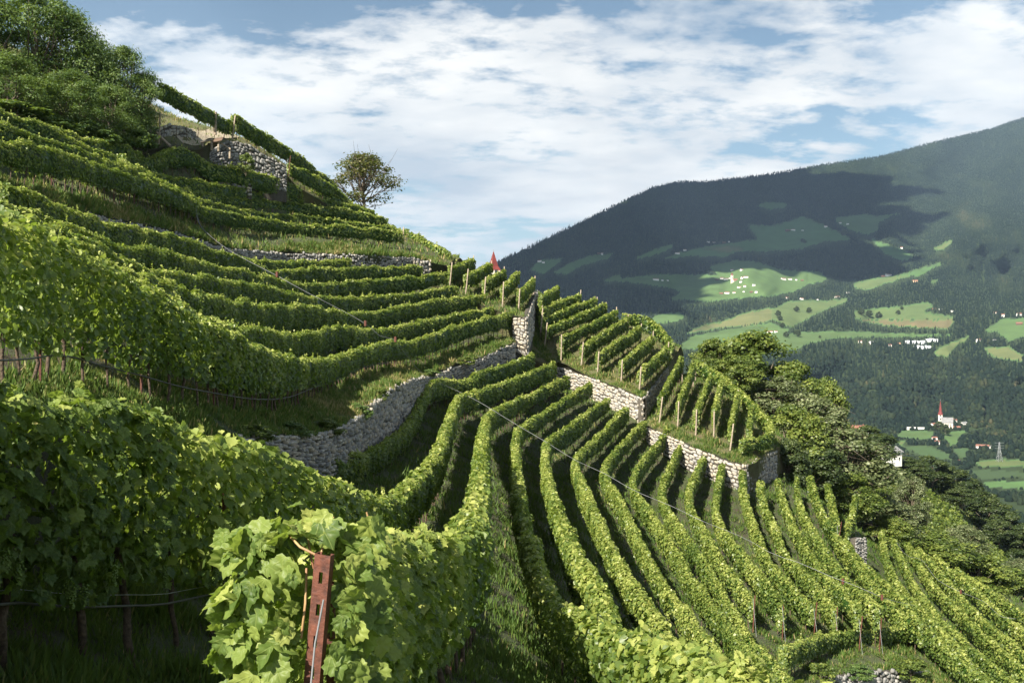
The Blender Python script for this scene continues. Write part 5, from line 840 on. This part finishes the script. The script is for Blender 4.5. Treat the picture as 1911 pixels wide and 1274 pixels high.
# village tower and the white church with the red spire
def spire_mesh(w, h, n=8, flare=.55):
    V = []; 
    for z, r in ((0, w * .56), (h * .22, w * .56 * flare), (h, .02 * w)): V += [(r * math.cos(a), r * math.sin(a), z) for a in np.linspace(0, 2 * math.pi, n, endpoint=False) + math.pi / n]
    Fc = [(k * n + i, k * n + (i + 1) % n, (k + 1) * n + (i + 1) % n, (k + 1) * n + i) for k in (0, 1) for i in range(n)]; return V, Fc
def church(px, py, h_tower, w_t, h_spire, L, W, Hn, lab, roofm, rz, wallm=M_cream, b=None, nave=True, n=4, flare=.5):
    b = surf(np.array([px]), np.array([py]))[0] if b is None else b; root = empty('church', tuple(b), rz); tag(root, lab, 'church')
    V, Fc = [], []; boxm(V, Fc, -w_t / 2, w_t / 2, -w_t / 2, w_t / 2, -10, h_tower); tw = link('tower', pm('tower', V, Fc, wallm), root)
    V, Fc = spire_mesh(w_t * 1.25, h_spire, n, flare); link('spire', pm('spire', V, Fc, M_spire), tw, (0, 0, h_tower))
    V, Q = tubes([np.array([[0, 0, -.5], [0, 0, h_spire * .10]])], [w_t * .02], 6); f = link('finial', mesh_np('finial', V, [Q], M_wire), tw, (0, 0, h_tower + h_spire)); V, Fc = [], []; boxm(V, Fc, -w_t * .12, w_t * .12, -w_t * .02, w_t * .02, h_spire * .055, h_spire * .065); link('cross', pm('cross', V, Fc, M_wire), tw, (0, 0, h_tower + h_spire))
    for q in range(2):
        V, Fc = [], []; boxm(V, Fc, -w_t * .14, w_t * .14, -w_t / 2 - .08, -w_t / 2 + .02, 0, w_t * .55); link('belfry_window', pm('belfry_window', V, Fc, M_pane), tw, (0, 0, h_tower * (.86 - .28 * q)))
    if nave:
        V, Fc = [], []; boxm(V, Fc, w_t * .3, w_t * .3 + L, -W / 2, W / 2, -8, Hn); k = len(V)
        for x in (w_t * .3, w_t * .3 + L): V += [(x, -W / 2, Hn), (x, W / 2, Hn), (x, 0, Hn + W * .75)]
        Fc += [(k, k + 2, k + 1), (k + 3, k + 4, k + 5)]; nv_ = link('nave', pm('nave', V, Fc, wallm), root, (0, -W * .3, 0))
        V, Fc = [], []; x0, x1 = w_t * .3 - .4, w_t * .3 + L + .4; V = [(x0, 0, Hn + W * .75 + .2), (x1, 0, Hn + W * .75 + .2), (x1, -W / 2 - .5, Hn - .4), (x0, -W / 2 - .5, Hn - .4), (x1, W / 2 + .5, Hn - .4), (x0, W / 2 + .5, Hn - .4)]; link('roof', pm('roof', V, [(0, 3, 2, 1), (0, 1, 4, 5)], roofm), nv_)
        for q in range(4): V, Fc = [], []; boxm(V, Fc, -.7, .7, -.06, .06, 0, Hn * .55); link('window', pm('window', V, Fc, M_pane), nv_, (w_t * .3 + L * (q + .6) / 4.4, -W / 2 - .05, Hn * .25))
    return root
church(1755, 797, 20, 6.0, 23, 17, 11, 8, 'pale church with slender red spire and grey nave roof on the valley meadow', M_roofg, -.45, n=8, flare=.6)
church(1366, 528, 26, 6.5, 9, 18, 10, 7, 'small village church tower rising among the far terrace houses', M_roof, .3, n=4, flare=.8)
church(1700, 0, 0, 0, 0, 0, 0, 0, '', M_roof, 0) if False else None
bt = P(921, 505, 300); root = church(0, 0, 12, 3.4, 5.6, 0, 0, 0, 'red pyramid church spire poking up just behind the ridge vines', M_roof, .5, M_cream, b=bt - np.array([0, 0, 12.0]), nave=False, n=4, flare=.62)
# long white cemetery wall, greenhouses, pylon
V, Fc = [], []; p0 = surf(np.array([1688.]), np.array([801.]))[0]; p1 = surf(np.array([1730.]), np.array([800.]))[0]; Lw = float(np.linalg.norm(p1 - p0)); boxm(V, Fc, 0, Lw, -.4, .4, -4, 4.0); root = empty('cemetery_wall', tuple(p0), math.atan2(p1[1] - p0[1], p1[0] - p0[0])); tag(root, 'long low white wall left of the pale church', 'wall')
w_ = link('wall', pm('wall', V, Fc, M_white), root); V, Fc = [], []; boxm(V, Fc, -.3, Lw + .3, -.7, .7, 4.003, 4.5); link('coping', pm('coping', V, Fc, M_roofg), root)
V, Q = [], []; m_ = 9
for x in (0, 1):
    V += [(-3.6 * math.cos(math.pi * k / (m_ - 1)), x * 18 - 9, 3 + 3.4 * math.sin(math.pi * k / (m_ - 1))) for k in range(m_)] + [(3.6, x * 18 - 9, -2), (-3.6, x * 18 - 9, -2)]
nn2 = m_ + 2; Fc = [(k, (k + 1) % nn2, nn2 + (k + 1) % nn2, nn2 + k) for k in range(nn2)] + [tuple(range(nn2 - 1, -1, -1)), tuple(range(nn2, 2 * nn2))]; gm = pm('cover', V, Fc, M_film)
V, Fc = [], []; [boxm(V, Fc, x - .12, x + .12, -9.12, -9.02, -1, 6.2 if x == 0 else 4.6) for x in (-2.2, 0, 2.2)]; gf = pm('frame', V, Fc, M_wire)
k = 0
for rI, (y0, xs) in enumerate([(640, [1694, 1701, 1708, 1715, 1722]), (636, [1731, 1738, 1745]), (649, [1711, 1718, 1725, 1732])]):
    for px in xs:
        b = surf(np.array([float(px)]), np.array([float(y0 + (k % 2))]))[0]; root = empty('greenhouse', tuple(b), .1); k += 1
        tag(root, '%s greenhouse tunnel from the left in the %s row of the white cluster' % (['first', 'second', 'third', 'fourth', 'fifth'][xs.index(px)], ['upper', 'upper right', 'lower'][rI]), 'greenhouse', 'white greenhouse tunnels'); link('cover', gm, root); link('frame', gf, root)
b = surf(np.array([1865.]), np.array([861.]))[0]; root = empty('pylon', tuple(b)); tag(root, 'lattice power pylon standing in the round meadow', 'pylon')
H_ = 25.0; legs = [np.array([[sx * 3, sy * 3, 0], [sx * .9, sy * .9, 17], [sx * .5, sy * .5, H_]]) for sx in (-1, 1) for sy in (-1, 1)]
for l in legs: V, Q = tubes([l], [.16], 4); link('leg', mesh_np('leg', V, [Q], M_wire), root)
br = []; 
for a_, c_ in ((0, 1), (1, 3), (3, 2), (2, 0)):
    for z in range(5): f0, f1 = z / 5, (z + 1) / 5; q = lambda l, f: np.array([np.interp(f * H_, l[:, 2], l[:, kk]) for kk in range(3)]); br.append(np.array([q(legs[a_], f0), q(legs[c_], f1)])); br.append(np.array([q(legs[c_], f0), q(legs[a_], f1)]))
V, Q = tubes(br, [.09] * len(br), 4); link('bracing', mesh_np('bracing', V, [Q], M_wire), root)
for z in (17, 20.5, 24): V, Q = tubes([np.array([[-6, 0, z], [6, 0, z]])], [.16], 4); link('cross_arm', mesh_np('cross_arm', V, [Q], M_wire), root)

# ------------------------------------------------------------------ unseen clouds added above the frame, only to shade the mountain
M_cloud = plain('cloud_white', (0.80, 0.80, 0.80), (0.86, 0.86, 0.86), .001, 1.0)
def cloud(cx, cy, cz, rx, ry, rz_, lab, seed):
    rng = np.random.default_rng(seed); nu, nv = 40, 18; u = np.linspace(0, 2 * np.pi, nu, endpoint=False)[None]; v = np.linspace(.02, np.pi - .02, nv)[:, None]
    f = 1 + .22 * n2(_N[seed % 3], 20 + 3 * np.cos(u) * np.sin(v) * 2.2 + 0 * v, 20 + 3 * np.sin(u) * np.sin(v) * 2.2) ; x = np.cos(u) * np.sin(v) * f; y = np.sin(u) * np.sin(v) * f; z = np.cos(v) * (1 + .3 * n2(_N[1], 30 + x * 5, 30 + y * 5))
    z = np.where(z < 0, z * .35, z); V = np.stack([x * rx, y * ry, z * rz_], -1).reshape(-1, 3); i = np.arange(nv - 1)[:, None] * nu; j = np.arange(nu)[None]
    Q = np.stack([i + j, i + nu + j, i + nu + (j + 1) % nu, i + (j + 1) % nu], -1).reshape(-1, 4); o = link('cloud', mesh_np('cloud', V, [Q], M_cloud, smooth=True), None, (cx, cy, cz)); tag(o, lab, 'cloud'); o['kind'] = 'structure'
def over(px, py, alt):      # where a cloud at this height throws its shade onto the seen spot
    b = surf(np.array([float(px)]), np.array([float(py)]))[0]; t_ = (alt - b[2]) / SUN_DIR.z; return b + np.array(SUN_DIR) * t_
for k, (px, py, rx, ry) in enumerate([(1180, 450, 900, 1000), (1330, 350, 600, 600), (1430, 415, 750, 750), (1330, 470, 700, 600), (1500, 365, 520, 620), (1020, 520, 500, 900)]):
    c = over(px, py, 2600); cloud(c[0], c[1], 2600, rx, ry, 220, 'unseen cloud added above the frame to shade the mountain', 3 + k)

# ------------------------------------------------------------------ air
def haze():
    m = bpy.data.materials.new('haze'); m.use_nodes = True; nt = m.node_tree
    for n in list(nt.nodes): nt.nodes.remove(n)
    out = nd(nt, 'ShaderNodeOutputMaterial'); v = nd(nt, 'ShaderNodeVolumePrincipled'); v.inputs['Color'].default_value = (0.50, 0.70, 1.0, 1); v.inputs['Density'].default_value = 3.8e-5; v.inputs['Anisotropy'].default_value = 0.2
    nt.links.new(v.outputs[0], out.inputs['Volume']); V, Fc = [], []; boxm(V, Fc, -31000, 31000, -3500, 40500, -176.5, 1900); o = link('haze', pm('haze', V, Fc, m)); tag(o, kind='stuff'); tag(o, 'thin bluish air between the vineyard and the mountain', 'haze')
haze()
# ------------------------------------------------------------------ track, railing, sign, posts, cables, foreground post
def tube_obj(name, paths, rad, mat, parent=None, org=None, seg=6):
    V, Q = tubes(paths, rad, seg); return link(name, mesh_np(name, V - (org if org is not None else 0), [Q], mat, smooth=True), parent)
a = spline(PP([(322, 278, 86.5), (345, 264, 88), (368, 252, 91), (400, 243, 94), (425, 236, 99)]), n=40); zt = ground_z('K', a); a[:, 2] = zt + .10
tn_ = unit(np.gradient(a[:, :2], axis=0)); nr_ = np.column_stack([-tn_[:, 1], tn_[:, 0], 0 * zt]); w_ = 1.1
Vp = np.concatenate([a + nr_ * w_, a, a - nr_ * w_]); Vp[:, 2] = ground_z('K', Vp) + .10; n_ = len(a); i = np.arange(n_ - 1); tag(link('path', mesh_np('path', Vp, [np.concatenate([np.stack([k * n_ + i, k * n_ + i + 1, (k + 1) * n_ + i + 1, (k + 1) * n_ + i], 1) for k in (0, 1)])[:, ::-1]], M_path)), kind='structure')
b0 = P(395, 281, 89); root = empty('railing', tuple(b0)); tag(root, 'low weathered wooden railing along the edge of the sandy track', 'railing')
for px, t_, b_ in ((378, 266, 285), (395, 259, 281), (429, 276, 296)): tube_obj('post', [np.array([P(px, b_, 89), P(px, t_, 89)])], [.10], M_wood, root, b0)
for q in ([(373, 267, 88.9), (397, 261, 88.9)], [(412, 267, 88.9), (430, 279, 88.9)]): tube_obj('rail', [PP(q)], [.085], M_wood, root, b0)
b0 = P(407, 283, 88.5); root = empty('notice_board', tuple(b0)); tag(root, 'dark brown tilted board on a post beside the railing', 'board')
tube_obj('post', [np.array([P(408, 283, 88.5), P(408, 262, 88.5)])], [.10], M_wood, root, b0)
V, Fc = [], []; boxm(V, Fc, -.48, .48, -.34, .34, -.04, .04); o = link('panel', pm('panel', V, Fc, M_timb), root, (0, 0, 1.02)); o.rotation_euler = (R(38), R(-8), R(-12)); o.scale = (.95, 1, 1)
b0 = P(402, 249, 92); root = empty('marker_post', tuple(b0)); tag(root, 'pale upright post against the skyline vine row', 'post'); tube_obj('shaft', [np.array([P(402, 252, 92), P(402.5, 211, 92)])], [.11], M_wood, root, b0, 8); tube_obj('cap', [np.array([P(402.5, 211, 92), P(402.5, 209.5, 92)])], [.125], M_wood, root, b0, 8)
b0 = P(305, 262, 84); root = empty('timber_beam', tuple(b0)); tag(root, 'fallen timber beam sloping across the small wall by the left trees', 'beam'); tube_obj('beam', [PP([(291, 246, 83.8), (304, 260, 83.8), (318, 273, 83.8)])], [.12], M_wood, root, b0)
def cable(lab, pts, rad=.013, clamps=()):
    p = spline(PP(pts), 1.0); b0 = p[len(p) // 2].copy(); root = empty('cable', tuple(b0)); tag(root, lab, 'cable', 'cables over the vines'); tube_obj('line', [p], [rad], M_cable, root, b0)
    for c in clamps: q = P(*c); tube_obj('clamp', [np.array([q + [0, 0, .16], q - [0, 0, .16]])], [.085], M_rust, root, b0)
cable('grey cable hanging across the middle slope from the upper row to the sweeping row', [(363, 377, 76), (374, 420, 72), (388, 436, 70), (422, 463, 65), (469, 490, 61), (516, 514, 60), (570, 544, 59.5), (607, 563, 59.5), (653, 587, 60), (683, 604, 60), (706, 625, 60.5), (737, 634, 61)], clamps=((517, 512, 59.9), (682, 603, 59.9), (738, 633, 60.8)))
cable('long grey cable hanging across the whole fan of vines', [(738, 634, 61), (750, 652, 62), (770, 677, 64), (797, 704, 69), (814, 712, 72), (860, 732, 73), (900, 753, 72), (962, 791, 71), (1015, 822, 70), (1077, 860, 69), (1126, 882, 68.5), (1184, 915, 67), (1258, 946, 66), (1311, 972, 64.5), (1365, 993, 64), (1400, 1009, 64), (1440, 1032, 63.5), (1493, 1050, 62.5), (1543, 1072, 61.5), (1603, 1095, 60), (1646, 1114, 60), (1706, 1129, 63)], clamps=((1573, 1084, 60.8), (1646, 1114, 59.9)))
cable('short grey cable hanging over the far right vine rows', [(1673, 1011, 98), (1696, 1038, 91), (1718, 1043, 89), (1756, 1086, 83), (1793, 1104, 82), (1833, 1120, 82), (1856, 1140, 79), (1872, 1151, 77), (1895, 1154, 77)], clamps=((1793, 1104, 81.8),))
cable('thin black pipe running down the grass strip below the upper row', [(363, 377, 76), (366, 400, 76), (371, 416, 75), (388, 437, 73), (405, 450, 72)], .03)
# rusty perforated post at the head of the foreground row
r3 = ROWS['r3']; f0 = P(602, 1035, 3.28); foot = P(572, 1290, 3.24); ax = (f0 - foot) / np.linalg.norm(f0 - foot)
o = link('post', metal_post_mesh(2.2, True), r3['root'], tuple(f0 - r3['org'] - ax * 2.2)); o.rotation_euler = (Vector(ax).to_track_quat('Z', 'Y').to_matrix().to_euler()); o.rotation_euler = (0.02, math.atan2(ax[0], ax[2]), R(-14)); o.location = Vector(f0 - r3['org']) - (o.rotation_euler.to_matrix() @ Vector((0, 0, 2.2)))
tube_obj('wire', [np.array([P(604, 1118, 3.20), P(588, 1200, 3.17), P(578, 1300, 3.15)])], [.0032], M_cable, r3['root'], r3['org'])
# canes and tendrils over the top of that row
rng = np.random.default_rng(8); ps = []
for pts in ([(592, 1036, 3.3), (560, 1020, 3.3), (535, 990, 3.4)], [(600, 1030, 3.35), (612, 985, 3.4), (622, 965, 3.45)], [(640, 1100, 3.35), (648, 1040, 3.4), (640, 985, 3.5)], [(585, 1060, 3.4), (575, 1010, 3.4), (570, 985, 3.45)], [(562, 1190, 3.3), (570, 1120, 3.3), (572, 1060, 3.35)], [(700, 1020, 4.6), (690, 975, 4.6), (684, 955, 4.6)]): ps.append(spline(PP(pts), .05))
m_cane = plain('green_cane', (0.22, 0.10, 0.05), (0.35, 0.24, 0.10), 9, .6)
for p_ in ps: tube_obj('cane', [p_], [.0042], m_cane, r3['root'], r3['org'])
# hoses under the foreground and the sweeping row, trellis wires
for k_ in ('r2', 'M', 'g1'):
    r = ROWS[k_]; C = r['C'][::2]; g = r['gz'][::2]; p = C.copy(); p[:, 2] = g + .46 + (.03 * np.sin(np.arange(len(C)) * .5) if k_ == 'r2' else 0); p += r['nrm'][::2] * -.04; keep = in_view(C, 400); tube_obj('irrigation_hose', [p[keep]], [.011 if k_ == 'r2' else .016], M_hose, r['root'], r['org'])
    if k_ != 'r2': continue
    p2 = p.copy(); p2[:, 2] += .09; tube_obj('trellis_wire', [p2[keep]], [.003 if k_ == 'r2' else .008], M_wire, r['root'], r['org'])
# green grape bunches low in the foreground row
m_gr = leaf_mat('green_grape', [(0, (0.10, 0.16, 0.03)), (1, (0.20, 0.28, 0.07))], .25, .25); r = ROWS['r2']
def bunch(seed):
    rng = np.random.default_rng(seed); Vs, Fs, k = [], [], 0
    for q in range(46):
        t_ = q / 46; rr = .035 * (1 - t_ * .75); c = np.array([rng.normal(0, rr * .6), rng.normal(0, rr * .6), -.16 * t_]); s = .0085
        for la in (-60, 0, 60):
            pass
        V = np.array([[0, 0, 1], [1, 0, 0], [0, 1, 0], [-1, 0, 0], [0, -1, 0], [0, 0, -1.0]]); mid = [(0, 1, 2), (0, 2, 3), (0, 3, 4), (0, 4, 1), (5, 2, 1), (5, 3, 2), (5, 4, 3), (5, 1, 4)]
        E = {}; VV = [v for v in V]; FF = []
        def md(a_, b_):
            kk = (min(a_, b_), max(a_, b_))
            if kk not in E: v = VV[a_] + VV[b_]; VV.append(v / np.linalg.norm(v)); E[kk] = len(VV) - 1
            return E[kk]
        for a_, b_, c_ in mid: x, y_, z = md(a_, b_), md(b_, c_), md(c_, a_); FF += [(a_, x, z), (x, b_, y_), (z, y_, c_), (x, y_, z)]
        Vs.append(np.array(VV) * s + c); Fs.append(np.array(FF) + k); k += len(VV)
    V = np.concatenate(Vs); return mesh_np('grape_bunch', V, [np.concatenate(Fs)], m_gr, np.random.default_rng(seed).random(len(V)), smooth=True)
BM = [bunch(s) for s in range(3)]; rng = np.random.default_rng(3)
for k in range(26):
    q = rng.uniform(1.2, 9.5); i = int(np.argmin(abs(r['s'] - q))); o = link('grape_bunch', BM[k % 3], r['root'], tuple(r['C'][i] * [1, 1, 0] + [0, 0, r['gz'][i] + rng.uniform(.55, .85)] - r['nrm'][i] * rng.uniform(.10, .22) - r['org'])); o.rotation_euler = (0, 0, rng.uniform(0, 6))
# long dry stalks in the grass near the left edge
